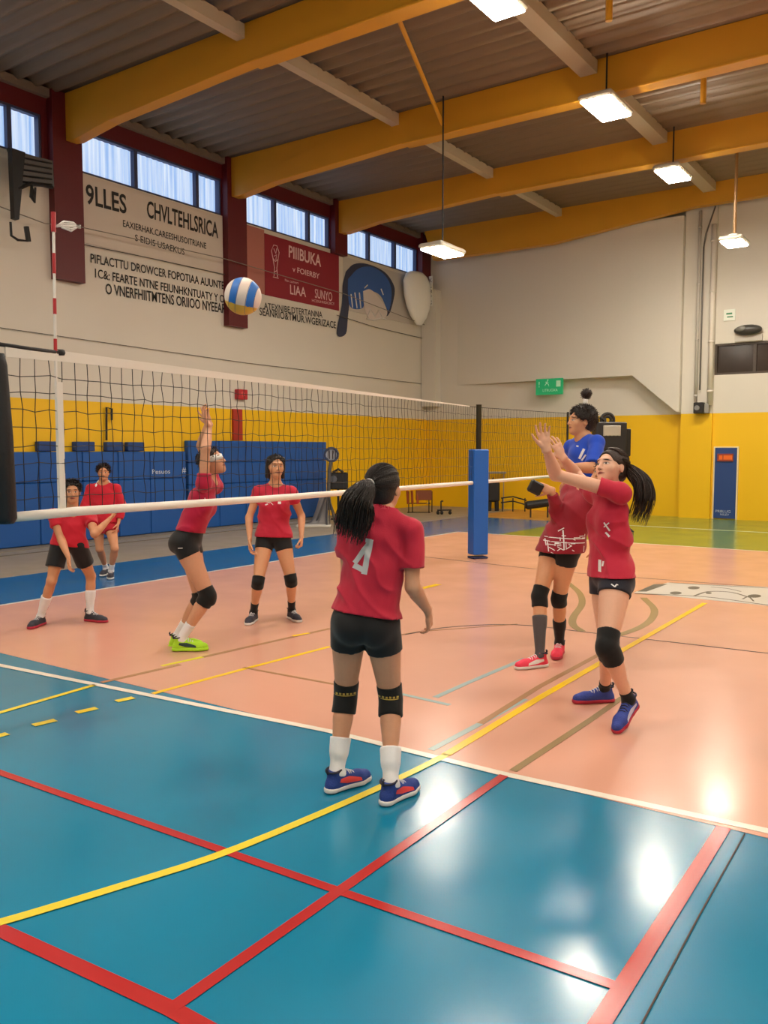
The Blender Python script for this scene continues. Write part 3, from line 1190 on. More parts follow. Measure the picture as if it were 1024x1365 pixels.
def ponytail_hair(J, hm, tie, path, rad, seed=3, n=260, cap=None, loose=10, tie_mat=None, capn=240):
    """hair drawn to a tie, then a bundle of strands along path (world points, first at the tie)"""
    rs = np.random.RandomState(seed)
    o, V, Fc = sdf_obj('hair', cap or hair_cap(J), 0.0055, hm, J['root'])
    mb = MB()
    strands(mb, slerp_paths(J, hairline_starts(rs, capn), tie, rs), 0.002)
    mb.build('combed_hair', hm, o, True)
    tp = cranium(J, *tie, 1.13)
    cl = catmull([tp] + [np.array(p) for p in path], 14)
    tail = MB()
    for i in range(n):
        a = rs.uniform(0, 6.283)
        q = math.sqrt(rs.uniform(0, 1))
        end = rs.uniform(0.72, 1.06)
        pts = []
        w1, w2 = rs.uniform(-1, 1, 3) * 0.012, rs.uniform(0, 6.28)
        for k in range(14):
            t = k / 13 * end
            tt = min(t, 1) * 13
            i0 = min(int(tt), 12)
            c = cl[i0] * (1 - (tt - i0)) + cl[i0 + 1] * (tt - i0)
            if t > 1:
                c = c + (cl[13] - cl[12]) * (t - 1) * 13
            tg = nrm(cl[i0 + 1] - cl[i0])
            sx = nrm(np.cross(tg, J['ax'][1] + 0.01))
            sy = np.cross(tg, sx)
            r = np.interp(t, np.linspace(0, 1, len(rad)), rad)
            pts.append(c + (sx * math.cos(a) + sy * math.sin(a)) * q * r + w1 * math.sin(w2 + t * 5) * t)
        tail.tube(pts, [rs.uniform(0.0022, 0.0034) * (1 - 0.7 * (k / 13) ** 2) for k in range(14)], 4, cap=False)
    tail.build('ponytail', hm, J['root'], True)
    if tie_mat:
        tm = MB()
        tg = nrm(cl[1] - cl[0])
        sx = nrm(np.cross(tg, [0.3, 0.2, 1]))
        sy = np.cross(tg, sx)
        c = cl[0] + tg * 0.012
        tm.tube([c + (sx * math.cos(a) + sy * math.sin(a)) * 0.021 for a in np.linspace(0, 6.283, 15)], 0.006, 6)
        tm.build('hair_tie', tie_mat, J['root'], True)
    return o


def short_hair(J, hm, seed=5, n=900, length=0.03, cap=None, lift=1.0):
    rs = np.random.RandomState(seed)
    o, V, Fc = sdf_obj('hair', cap or hair_cap(J, 0.008), 0.006, hm, J['root'])
    x, y, z = J['ax']
    keep = rs.choice(len(V), min(n, len(V)), replace=False)
    mb = MB()
    for i in keep:
        p = V[i]
        nr = nrm(p - (J['Hc'] + z * 0.02))
        lo = (p - J['Hc'])
        if lo @ z < 0.0:
            L = length * 0.35
        else:
            L = length
        d = nrm(nr * lift + y * 0.35 + rs.normal(size=3) * 0.25)
        pts = [p - nr * 0.004, p + d * L * 0.5 + nr * 0.002, p + d * L * rs.uniform(0.7, 1.1) + (y * 0.3 - z * 0.2) * L * 0.3]
        mb.tube(pts, [0.0028, 0.0024, 0.0008], 3, cap=False)
    mb.build('hair_strands', hm, o, True)
    return o

# ================================================================ the hall
XW = -13.35        # left wall
YE = 21.4          # end wall
XR, YN = 9.0, -9.0  # right wall and wall behind the camera
ZR = 7.80          # underside of roof
WHITE_W = (214, 208, 196)
YEL_W = (240, 190, 4)

M_ORANGE = floor_mat('salmon_court_vinyl', (216, 160, 138), 0.22)
M_TEAL = floor_mat('teal_blue_vinyl', (16, 124, 160), 0.20, 0.07)
M_BLUEF = floor_mat('deep_blue_vinyl', (8, 96, 156), 0.22)
M_GREEN = floor_mat('olive_green_vinyl', (112, 138, 60), 0.20)
M_GREYF = floor_mat('grey_concrete', (150, 140, 126), 0.5)
M_TAN = floor_mat('tan_boards', (196, 140, 62), 0.42)
M_LW = floor_mat('white_court_line', (232, 226, 212), 0.22)
M_LY = floor_mat('yellow_court_line', (226, 208, 60), 0.22)
M_LY2 = floor_mat('golden_court_line', (246, 200, 30), 0.22)
M_LR = floor_mat('red_court_line', (178, 44, 44), 0.22)
M_LB = floor_mat('brown_court_line', (170, 128, 92), 0.22)
M_LG = floor_mat('olive_arc_line', (150, 128, 92), 0.22)
M_LGB = floor_mat('pale_blue_line', (160, 178, 176), 0.22)
M_SEAM = mat('dark_seam', (60, 50, 46), 0.6)

XL0 = -8.55   # far-left court line
XB0 = fl(0, 771)[0]   # outer edge of the blue strip
YS0 = 3.88    # near side line
YS1 = 14.95   # far side line


def slab(name, x0, y0, x1, y1, z, m):
    b = MB()
    b.bb((x0, y0, z - 0.12), (x1, y1, z))
    return structure(b.build(name, m))


slab('floor', XW - 0.2, YN - 0.2, XR + 0.2, YE + 0.8, -0.002, M_TEAL)


def patch(name, poly, z, m):
    b = MB()
    b.prism([(p[0], p[1], z - 0.0015) for p in poly], (0, 0, 0.0015))
    return structure(b.build(name, m))


def rect(x0, y0, x1, y1):
    return [(x0, y0), (x1, y0), (x1, y1), (x0, y1)]


patch('floor', rect(XL0, YS0, XR, YS1), 0.0, M_ORANGE)
patch('floor', rect(XW, YN, XB0, YE), 0.0, M_GREYF)
patch('floor', rect(XB0, YN, XL0, YS1 + 0.0), 0.0, M_BLUEF)
gx = fl(735, 700)[0]
patch('floor', rect(XB0, YS1, gx, fl(690, 692)[1]), 0.0, M_BLUEF)
patch('floor', rect(gx, YS1, XR, YE), 0.0, M_GREEN)
patch('floor', rect(XB0, fl(690, 692)[1], gx, YE), 0.0005, M_TAN)

TR = [0]


def strip(pts, w, m, z=0.0022, name='court_line'):
    """flat painted line along floor points; w in metres"""
    P = [np.array(p[:2], float) for p in pts]
    n = len(P)
    L, R = [], []
    for i in range(n):
        t = P[min(i + 1, n - 1)] - P[max(i - 1, 0)]
        t = t / np.linalg.norm(t)
        nn = np.array([-t[1], t[0]])
        L.append(P[i] + nn * w / 2)
        R.append(P[i] - nn * w / 2)
    vs = [(p[0], p[1], z) for p in L] + [(p[0], p[1], z) for p in R]
    vs += [(p[0], p[1], z - 0.0012) for p in L] + [(p[0], p[1], z - 0.0012) for p in R]
    fs = []
    for i in range(n - 1):
        fs.append((i, i + 1, n + i + 1, n + i))
        fs.append((2 * n + i, 2 * n + i + 1, i + 1, i))
        fs.append((n + i, n + i + 1, 3 * n + i + 1, 3 * n + i))
    TR[0] += 1
    o = link('trim_%d' % TR[0], vs, fs, m)
    me = o.data
    bm = bmesh.new()
    bm.from_mesh(me)
    bmesh.ops.recalc_face_normals(bm, faces=bm.faces)
    if sum(f.normal.z * f.calc_area() for f in bm.faces) < 0:
        bmesh.ops.reverse_faces(bm, faces=bm.faces)
    bm.to_mesh(me)
    bm.free()
    return structure(o)


def pxs(*pp):
    return [fl(u, v) for u, v in pp]


def curve(pp, n=24):
    c = catmull2([fl(u, v)[:2] for u, v in pp], n)
    return c


def catmull2(P, n):
    P = [np.array(p, float) for p in P]
    Q = [2 * P[0] - P[1]] + P + [2 * P[-1] - P[-2]]
    out = []
    m = len(P) - 1
    for i in range(n):
        t = i / (n - 1) * m
        k = min(int(t), m - 1)
        u = t - k
        a, b, c, d = Q[k:k + 4]
        out.append(0.5 * ((2 * b) + (c - a) * u + (2 * a - 5 * b + 4 * c - d) * u * u + (3 * b - a - 3 * c + d) * u ** 3))
    return out


# white boundary lines
strip([fl(-60, 874)] + pxs((0, 887), (440, 975), (672, 1032), (1024, 1108)) + [fl(1100, 1126)], 0.055, M_LW)
strip([(XL0, YS0 - 0.0), (XL0, YS1)], 0.05, M_LW)
strip([(XL0, YS1), (XR, YS1)], 0.05, M_LW)
strip([(gx, fl(850, 701)[1]), (XR, fl(850, 701)[1])], 0.07, M_LW)
# red lines on the teal floor
strip([fl(-80, 999)] + pxs((0, 1030), (452, 1188), (820, 1314)), 0.046, M_LR)
strip(pxs((672, 1034), (452, 1188), (228, 1345)), 0.05, M_LR, 0.0026)
strip([fl(-60, 1212)] + pxs((0, 1240), (228, 1345), (300, 1385)), 0.062, M_LR)
strip(pxs((965, 1103), (800, 1365), (760, 1430)), 0.062, M_LR, 0.0026)
# yellow lines
strip(curve([(-60, 1243), (0, 1230), (150, 1185), (300, 1137), (450, 1075), (540, 1034), (596, 1006)]), 0.048, M_LY, 0.0031)
strip(pxs((594, 1007), (720, 930), (940, 804)), 0.055, M_LY2, 0.0031)
strip([fl(-80, 971)] + pxs((0, 950), (127, 913)), 0.045, M_LY)
strip(pxs((135, 910), (240, 886)), 0.045, M_LB)
strip(pxs((215, 888), (270, 876)), 0.045, M_LY)
strip(pxs((270, 876), (440, 838)), 0.045, M_LB)
strip(pxs((203, 925), (325, 892), (440, 862)), 0.045, M_LY2)
strip(pxs((390, 848), (412, 844)), 0.045, M_LY2, 0.003)
strip(pxs((556, 786), (585, 779)), 0.09, M_LY2, 0.003)
for a, b in (((-20, 986), (10, 978)), ((44, 967), (74, 960)), ((102, 950), (129, 944)), ((155, 935), (178, 930))):
    strip(pxs(a, b), 0.06, M_LY)
# brown and pale lines on the salmon court
strip(pxs((325, 890), (460, 915)), 0.03, M_LB)
strip(pxs((520, 922), (600, 940)), 0.04, M_LGB)
strip(pxs((574, 1000), (640, 965), (700, 932)), 0.045, M_LGB, 0.0016)
strip(pxs((640, 965), (720, 915), (800, 872)), 0.045, M_LB, 0.0026)
strip(pxs((684, 1028), (790, 958), (830, 930)), 0.045, M_LG, 0.0026)
strip(pxs((580, 930), (620, 912), (700, 878)), 0.045, M_LGB)
strip(pxs((440, 862), (560, 842), (690, 832)), 0.02, M_LB)
strip(curve([(540, 846), (600, 836), (690, 833), (800, 845), (1024, 871), (1100, 880)]), 0.018, M_SEAM)
strip(curve([(757, 777), (772, 790), (776, 805), (765, 822), (764, 833), (776, 842)]), 0.075, M_LG, 0.0028)
strip(curve([(858, 797), (872, 812), (868, 826), (850, 838), (815, 850)]), 0.075, M_LG, 0.0028)
strip([fl(500, 735), fl(745, 762), fl(1060, 786)], 0.02, M_SEAM)
strip(pxs((993, 1112), (930, 1225), (840, 1395)), 0.006, M_SEAM)
# advertising strip stuck on the court
stk = [(845, 790), (890, 777), (1090, 786), (1090, 814)]
pl = [fl(*p) for p in stk]
b = MB()
b.prism([(p[0], p[1], 0.0005) for p in pl], (0, 0, 0.003))
ad = b.build('floor_sticker', mat('white_vinyl_sticker', (206, 202, 196), 0.3))
tag(ad, 'white advertising strip with dark marks stuck on the salmon court', 'sticker')
b = MB()


def flat_blob(b, u, v, ru, rv, z=0.0042, n=18):
    b.prism([tuple(fl(u + ru * math.cos(t), v + rv * math.sin(t))[:2]) + (z,) for t in np.linspace(0, 6.283, n, endpoint=False)], (0, 0, 0.0006))


for u, v, a, c in ((901, 791, 8, 2), (925, 784, 8, 2), (1006, 795, 9, 2.2), (945, 791, 4, 1.2)):
    flat_blob(b, u, v, a, c)
b.prism([tuple(fl(*p)[:2]) + (0.0042,) for p in ((850, 789), (872, 779), (890, 779), (862, 789))], (0, 0, 0.0006))


def flat_line(b, pp, w, z=0.0042):
    c = curve(pp, 14)
    for i in range(len(c) - 1):
        t = c[i + 1] - c[i]
        nn = np.array([-t[1], t[0]]) / np.linalg.norm(t) * w / 2
        b.prism([tuple(q) + (z,) for q in (c[i] + nn, c[i] - nn, c[i + 1] - nn, c[i + 1] + nn)], (0, 0, 0.0006))


flat_line(b, [(925, 795), (945, 789), (975, 790), (1000, 797)], 0.03)
flat_line(b, [(948, 783), (970, 785), (988, 789)], 0.02)
flat_line(b, [(990, 799), (998, 796), (1005, 802)], 0.02)
flat_line(b, [(846, 791.5), (940, 796), (1024, 807), (1080, 812)], 0.03)
flat_line(b, [(892, 777), (960, 781), (1040, 785)], 0.03)
b.build('printed_marks', mat('dark_olive_print', (84, 74, 54), 0.5), ad)

# ---- walls
MW_L = wall_mat('left_wall_paint', YEL_W, WHITE_W, 2.54)
MW_E = wall_mat('end_wall_paint', YEL_W, WHITE_W, 2.52)


def box_struct(name, lo, hi, m):
    b = MB()
    b.bb(lo, hi)
    o = b.build(name, m)
    # object coordinates start at the floor, so the paint border sits at its true height
    return structure(o)


ZW0, ZW1 = 6.60, 7.36
# left wall below and above the window band, with openings between the columns
bays = [(8.55 - 4.2, 8.97), (9.66, 13.20), (13.78, 16.88), (17.38, 20.90)]
box_struct('wall_left', (XW - 0.25, YN, 0), (XW, YE + 0.8, ZW0), MW_L)
M_MAROON = mat('dark_maroon_paint', (92, 14, 24), 0.5, bump=0.05)
b = MB()
b.bb((XW - 0.25, YN, ZW1), (XW, YE, ZR + 0.3))
prev = YN
for y0, y1 in bays + [(YE, YE)]:
    if y0 > prev:
        b.bb((XW - 0.25, prev, ZW0), (XW, y0, ZW1))
    prev = y1
structure(b.build('wall_left', M_MAROON))
b = MB()
b.bb((XW, YN, ZW1 + 0.30), (XW + 0.10, YE, ZR))
structure(b.build('trim_60', mat('grey_eaves', (120, 108, 96), 0.6)))

# windows with ribbed translucent sheets, lit by daylight
M_PANE = bpy.data.materials.new('ribbed_daylight_sheet')
M_PANE.use_nodes = True
nt = M_PANE.node_tree
pb = nt.nodes['Principled BSDF']
tc = nt.nodes.new('ShaderNodeTexCoord')
mp = nt.nodes.new('ShaderNodeMapping')
mp.inputs['Scale'].default_value = (1, 14, 0.35)
nt.links.new(tc.outputs['Object'], mp.inputs['Vector'])
nz = nt.nodes.new('ShaderNodeTexNoise')
nz.inputs['Scale'].default_value = 1.0
nz.inputs['Detail'].default_value = 6
nt.links.new(mp.outputs['Vector'], nz.inputs['Vector'])
cr = nt.nodes.new('ShaderNodeValToRGB')
cr.color_ramp.elements[0].position = 0.30
cr.color_ramp.elements[0].color = lin((112, 168, 235))
cr.color_ramp.elements[1].position = 0.66
cr.color_ramp.elements[1].color = lin((222, 236, 255))
nt.links.new(nz.outputs['Fac'], cr.inputs['Fac'])
nt.links.new(cr.outputs['Color'], pb.inputs['Emission Color'])
pb.inputs['Emission Strength'].default_value = WINDOW_POWER
pb.inputs['Base Color'].default_value = (0.3, 0.4, 0.5, 1)
pb.inputs['Roughness'].default_value = 0.4
M_FRAME = mat('blue_grey_frame', (60, 66, 100), 0.5)
mull = [[5.6, 7.0, 8.39], [10.98, 12.54], [14.91, 16.11], [18.58, 19.81]]
for i, (y0, y1) in enumerate(bays):
    r = empty('window_%d' % (i + 1), (XW, (y0 + y1) / 2, ZW0))
    r['kind'] = 'structure'
    b = MB()
    b.bb((XW - 0.20, y0, ZW0), (XW - 0.02, y1, ZW0 + 0.04))
    b.bb((XW - 0.20, y0, ZW1 - 0.04), (XW - 0.02, y1, ZW1))
    b.bb((XW - 0.20, y0, ZW0 + 0.04), (XW - 0.02, y0 + 0.04, ZW1 - 0.04))
    b.bb((XW - 0.20, y1 - 0.04, ZW0 + 0.04), (XW - 0.02, y1, ZW1 - 0.04))
    for q in mull[i]:
        b.bb((XW - 0.20, q - 0.04, ZW0 + 0.04), (XW - 0.02, q + 0.04, ZW1 - 0.04))
    b.build('window_frame', M_FRAME, r)
    b = MB()
    ys = np.arange(y0 + 0.04, y1 - 0.04, 0.035)
    vs = []
    for k, yy in enumerate(ys):
        dx = 0.012 * math.sin(k * math.pi / 2)
        vs += [(XW - 0.12 + dx, yy, ZW0 + 0.03), (XW - 0.12 + dx, yy, ZW1 - 0.03)]
    fs = [(2 * k, 2 * k + 2, 2 * k + 3, 2 * k + 1) for k in range(len(ys) - 1)]
    b.add(vs, fs)
    b.build('window_pane', M_PANE, r, True)

# columns
for k, (y0, y1, zb) in enumerate(((9.08, 9.66, 4.62), (13.22, 13.79, 4.30), (16.90, 17.40, 6.50), (20.92, 21.38, 6.45))):
    b = MB()
    b.bb((XW, y0, zb), (XW + 0.16, y1, ZR))
    structure(b.build('trim_%d' % (61 + k), M_MAROON))

# end wall: a lower recessed face, the protruding upper slab, and the right part
box_struct('wall_back', (XW - 0.2, YE, 0), (-5.93, YE + 0.5, ZR + 0.2), MW_E)
box_struct('wall_back', (-5.93, YE - 0.22, 0), (-5.20, YE + 0.5, ZR + 0.2), MW_E)
wx0, wx1, wz0, wz1 = -5.20, -2.6, 3.42, 4.15
b = MB()
b.bb((-5.20, YE - 0.14, 0), (XR, YE + 0.5, wz0))
b.bb((-5.20, YE - 0.14, wz1), (XR, YE + 0.5, ZR + 0.2))
b.bb((wx1, YE - 0.14, wz0), (XR, YE + 0.5, wz1))
structure(b.build('wall_back', MW_E))
M_WHITE = mat('white_wall_paint', WHITE_W, 0.55, bump=0.04)
b = MB()
zt = 7.2
pf = lambda x, y, z: (x, y, z)
# wedge: thickness grows from the left to the right
bot = [(-12.3, 3.49, 0.0), (-10.6, 3.49, 0.16), (-9.0, 3.49, 0.28), (-7.10, 3.49, 0.36), (-6.02, 2.58, 0.36), (-5.94, 2.56, 0.36)]
top = [(-12.3, zt, 0.0), (-10.6, zt, 0.16), (-9.0, zt, 0.28), (-7.10, zt, 0.36), (-6.02, zt, 0.36), (-5.94, zt, 0.36)]
vs = []
for (x, z, t) in bot + top:
    vs.append((x, YE - t, z))
for (x, z, t) in bot + top:
    vs.append((x, YE + 0.1, z))
n = len(bot)
fs = []
for i in range(n - 1):
    fs.append((i, i + 1, n + i + 1, n + i))
    fs.append((2 * n + i, 2 * n + i + 1, i + 1, i))
    fs.append((n + i, n + i + 1, 3 * n + i + 1, 3 * n + i))
fs.append((n - 1, 3 * n - 1, 4 * n - 1, 2 * n - 1))
b.add(vs, fs)
structure(b.build('wall_back', M_WHITE))
box_struct('wall_right', (XR, YN, 0), (XR + 0.25, YE + 0.8, ZR + 0.2), wall_mat('right_wall_paint', YEL_W, WHITE_W, 2.54))
box_struct('wall_front', (XW, YN - 0.25, 0), (XR, YN, ZR + 0.2), wall_mat('front_wall_paint', YEL_W, WHITE_W, 2.54))
# corner pilaster on the end wall, painted as the wall
box_struct('trim_70', (-13.33, YE - 0.30, 2.9), (-12.85, YE, 6.2), M_WHITE)

# window in the end wall
r = empty('window_5', (-4.3, YE, wz0))
r['kind'] = 'structure'
b = MB()
for lo, hi in (((wx0, YE - 0.12, wz0), (wx1, YE + 0.02, wz0 + 0.05)), ((wx0, YE - 0.12, wz1 - 0.05), (wx1, YE + 0.02, wz1)),
               ((wx0, YE - 0.12, wz0 + .05), (wx0 + 0.05, YE + 0.02, wz1 - .05)), ((wx1 - 0.05, YE - 0.12, wz0 + .05), (wx1, YE + 0.02, wz1 - .05)), ((-4.35, YE - 0.10, wz0 + .05), (-4.28, YE + 0.02, wz1 - .05))):
    b.bb(lo, hi)
b.build('window_frame', mat('dark_brown_frame', (70, 58, 48), 0.5), r)
b = MB()
b.bb((wx0 + 0.02, YE - 0.05, wz0 + 0.02), (wx1 - 0.02, YE - 0.04, wz1 - 0.02))
g = b.build('window_pane', mat('dark_window_glass', (58, 46, 38), 0.12, scale=1.5, var=0.5), r)

# blue door in the yellow end wall
r = empty('door_1', (-4.88, YE - 0.14, 0))
r['kind'] = 'structure'
b = MB()
dx0, dx1, dz = -5.12, -4.62, 1.70
b.bb((dx0, YE - 0.17, 0.02), (dx1, YE - 0.135, dz))
dl = b.build('door_leaf', mat('dark_blue_door', (34, 66, 128), 0.5), r)
b = MB()
b.bb((dx0 - 0.03, YE - 0.18, 0), (dx0, YE - 0.13, dz + 0.03))
b.bb((dx1, YE - 0.18, 0), (dx1 + 0.035, YE - 0.13, dz + 0.03))
b.bb((dx0, YE - 0.18, dz), (dx1, YE - 0.13, dz + 0.03))
b.build('door_frame', mat('cream_frame', (232, 214, 170), 0.5), r)
b = MB()
b.bb((dx0 + 0.06, YE - 0.20, 1.38), (dx1 - 0.08, YE - 0.17, 1.56))
pl_ = b.build('door_plate', mat('dark_red_plate', (150, 60, 40), 0.4), r)
b = MB()
b.bb((dx0 + 0.10, YE - 0.206, 1.42), (dx0 + 0.18, YE - 0.20, 1.52))
b.bb((dx0 + 0.20, YE - 0.206, 1.42), (dx1 - 0.10, YE - 0.20, 1.52))
b.build('plate_marks', mat('orange_plate', (236, 110, 30), 0.4), pl_)
b = MB()
text_on(b, 'PRBLUG', (dx0 + 0.05, YE - 0.173, 0.16), (1, 0, 0), (0, 0, 1), 0.34, 0.06)
text_on(b, 'NILEV', (dx0 + 0.16, YE - 0.173, 0.09), (1, 0, 0), (0, 0, 1), 0.20, 0.05)
b.build('door_lettering', mat('pale_lettering', (190, 200, 220), 0.5), r)

# ---- roof: corrugated sheet, purlins and beams
b = MB()
step = 0.055
ys = np.arange(YN, YE + 0.6, step)
vs = []
for k, yy in enumerate(ys):
    z = ZR + 0.045 * math.sin(2 * math.pi * yy / 0.33)
    vs += [(XW - 0.2, yy, z), (XR + 0.2, yy, z)]
b.add(vs, [(2 * k, 2 * k + 2, 2 * k + 3, 2 * k + 1) for k in range(len(ys) - 1)])
roof = structure(b.build('ceiling', mat('brown_grey_corrugated_sheet', (140, 118, 90), 0.6, scale=3, var=0.08), None, True))
so_ = roof.modifiers.new('thick', 'SOLIDIFY')
so_.thickness = 0.02
so_.offset = 1

M_BEAM = mat('ochre_beam_paint', (212, 152, 36), 0.45, scale=2, var=0.05)
M_PURL = mat('cream_purlin_paint', (190, 176, 152), 0.5)


def beam(k, y, w=0.22, zt=7.80, d=0.56):
    zb = zt - d
    b = MB()
    prof = [(XW + 0.02, zt), (XW + 0.02, 7.02), (XW + 0.35, 6.98), (XW + 1.3, 7.10), (XW + 4.5, zb), (XR, zb), (XR, zt)]
    b.prism([(x, y - w / 2, z) for x, z in prof], (0, w, 0))
    # flanges
    b.bb((XW + 4.5, y - w / 2 - 0.03, zb - 0.025), (XR, y + w / 2 + 0.03, zb + 0.01))
    o = structure(b.build('trim_%d' % (80 + k), M_BEAM))
    return bevel(o, 0.008)


BY = [1.9, 5.65, 9.45, 13.45, 17.15]
for k, y in enumerate(BY):
    beam(k, y)
# gable beam against the end wall
b = MB()
b.prism([(x, YE - 0.62, z) for x, z in ((XW + 0.6, 6.95), (-9.2, 6.93), (-5.6, 7.30), (XR, 7.36), (XR, 7.80), (XW + 0.3, 7.80))], (0, 0.2, 0))
structure(b.build('trim_90', M_BEAM))
for k, x in enumerate((-9.0, -5.3, -1.4, 2.6, 6.4)):
    yy = [YN] + BY + [YE - 0.5]
    b = MB()
    for i in range(len(yy) - 1):
        pw = 0.08 if k == 0 else 0.14
        b.bb((x - pw, yy[i] + 0.12, ZR - 0.22), (x + pw, yy[i + 1] - 0.12, ZR - 0.02))
    structure(b.build('trim_%d' % (91 + k), M_PURL))
# slim yellow brace rods
b = MB()
p1 = on(590, 166, 1, 13.3)
p0 = on(516, -12, 2, 7.72)
b.tube([p1, p0], 0.035, 8)
structure(b.build('trim_97', M_BEAM))
for k, (u, v0, v1, y) in enumerate(((812, 4, 28, 11.25), (938, 92, 138, 14.1))):
    b = MB()
    q = on(u, (v0 + v1) / 2, 1, y)
    b.tube([(q[0], q[1], on(u, v1, 1, y)[2]), (q[0], q[1], ZR)], 0.045, 8)
    structure(b.build('trim_%d' % (98 + k), M_BEAM))

# ---- pendant lamps
M_DIFF = mat('lamp_diffuser', (255, 250, 235), 0.4, emit=((255, 244, 226), LAMP_POWER))
M_LAMPB = mat('lamp_housing', (196, 190, 176), 0.4, metal=0.3)
M_CORD = mat('black_cord', (22, 20, 20), 0.6)


def lamp(x, y, z, label, mast=False, sx=0.42, sy=0.86, group=None):
    r = empty('pendant_lamp', (x, y, z), label, 'lamp', group)
    b = MB()
    b.rbox((x, y, z + 0.075), (sx + 0.06, sy + 0.06, 0.09), 0.04)
    b.box((x, y, z + 0.15), (sx * 0.4, sy * 0.5, 0.07))
    hs = b.build('housing', M_LAMPB, r)
    b = MB()
    b.rbox((x, y, z + 0.020), (sx, sy, 0.035), 0.03)
    b.build('diffuser', M_DIFF, r)
    b = MB()
    b.tube([(x, y, z + 0.18), (x, y, ZR)], 0.014 if not mast else 0.03, 8)
    b.build('cord', M_CORD if not mast else mat('tan_rod', (150, 110, 60), 0.5), r)
    b = MB()
    for s in (-1, 1):
        b.tube([(x, y + s * sy * 0.22, z + 0.11), (x, y + s * sy * 0.1, z + 0.17), (x, y, z + 0.21)], 0.008, 6)
    b.build('hanger', M_LAMPB, r)


la = on(590, 338, 1, 13.1)
lamp(la[0], la[1], la[2], 'low pendant lamp on a long black cord beside the left wall', sx=0.42, sy=0.80)
l1, l2, l3, l4 = on(658, 4, 1, 9.3), on(808, 147, 1, 13.2), on(897, 235, 1, 16.9), on(979, 326, 1, 18.3)
lamp(*l1, 'pendant lamp cut by the top edge of the picture, topmost of the lit row')
lamp(*l2, 'big bright rectangular pendant lamp in front of the middle yellow beam', sx=0.48, sy=0.95)
lamp(*l3, 'rectangular pendant lamp below the yellow beam, beside the white purlin', sx=0.44, sy=0.9)
lamp(*l4, 'pendant lamp on a tan rod near the end wall above the dark window', mast=True, sx=0.40, sy=0.64)
for i, (x, y) in enumerate([(-5.0, 5.5), (-5.0, 1.2), (-5, -3.5), (0.8, 9.0), (0.8, 4.6), (0.8, 0.4), (0.8, -4.5), (5.8, 13), (5.8, 5), (5.8, -2), (-10.2, 1.5), (-10.2, -4.5), (0.8, 16.5)]):  # lamps out of view, added for more light in the hall
    lamp(x, y, 6.9, 'rectangular pendant lamp outside the picture, continuing the hall rows', group='lamps beyond the picture')

# ---- lettering and banners on the left wall
M_INK = mat('black_wall_paint', (30, 28, 28), 0.6)


def wtext(b, txt, p0, p1, hgt, x=XW + 0.012, thick=0.012):
    """baseline from pixel p0 to pixel p1 on the left wall plane"""
    a = on(p0[0], p0[1], 0, x)
    c = on(p1[0], p1[1], 0, x)
    xd = c - a
    w = np.linalg.norm(xd)
    xd /= w
    text_on(b, txt, a, xd, nrm(ZZ - xd * (ZZ @ xd)), w, hgt, thick=thick)


def nrm(v):
    v = np.array(v, float)
    return v / (np.linalg.norm(v) + 1e-12)


def wall_panel(name, corners, x, m, parent=None, t=0.02):
    b = MB()
    b.prism([on(u, v, 0, x) for u, v in corners], (t, 0, 0))
    return b.build(name, m, parent)


M_BAN = mat('off_white_banner', (206, 196, 184), 0.6, scale=4)
y0, y1 = 9.68, 13.20
r = empty('wall_banner', (XW, 11.4, 5.37), 'off-white banner with big black lettering under the second window bay', 'banner')
b = MB()
b.bb((XW + 0.002, y0, 5.37), (XW + 0.022, y1, 6.57))
b.build('banner_sheet', M_BAN, r)
b = MB()
X1 = XW + 0.026
wtext(b, '9LLES', (115, 272), (169, 286), 0.36, X1, 0.02)
wtext(b, 'CHVLTEHLSRICA', (196, 290), (291, 318), 0.33, X1, 0.02)
wtext(b, 'EAXIERHAK.CAREESHUSOITRIANE', (164, 302), (275, 332), 0.125, X1, 0.014)
wtext(b, 'S EIDIS USAEKUS', (180, 321), (246, 340), 0.125, X1, 0.008)
b.build('lettering', M_INK, r)
r = empty('wall_lettering', (XW, 11.4, 4.2), 'three black painted text lines on the white wall left of the ball', 'lettering')
b = MB()
X2 = XW + 0.010
wtext(b, 'PIFLACTTU DROWCER FOPOTIAA AUUNTE', (121, 350), (299, 386), 0.165, X2, 0.014)
wtext(b, '1C&: FEARTE NTNE FEIUNHKNTUATY Y O', (127, 370), (299, 404), 0.165, X2, 0.014)
wtext(b, 'O VNERFHIITMTENS ORIIOO NYEEAR', (141, 392), (301, 418), 0.20, X2, 0.018)
b.build('painted_letters', M_INK, r)
r = empty('wall_lettering', (XW, 15.5, 4.5), 'two lines of black wall text under the crimson banner', 'lettering')
b = MB()
wtext(b, 'ATEXNIBE.DTERTANNA', (352, 412), (430, 424), 0.15, X2, 0.010)
wtext(b, 'SEANRIO&TMUR.WGERIZACE', (346, 420), (448, 438), 0.17, X2, 0.012)
b.build('painted_letters', M_INK, r)

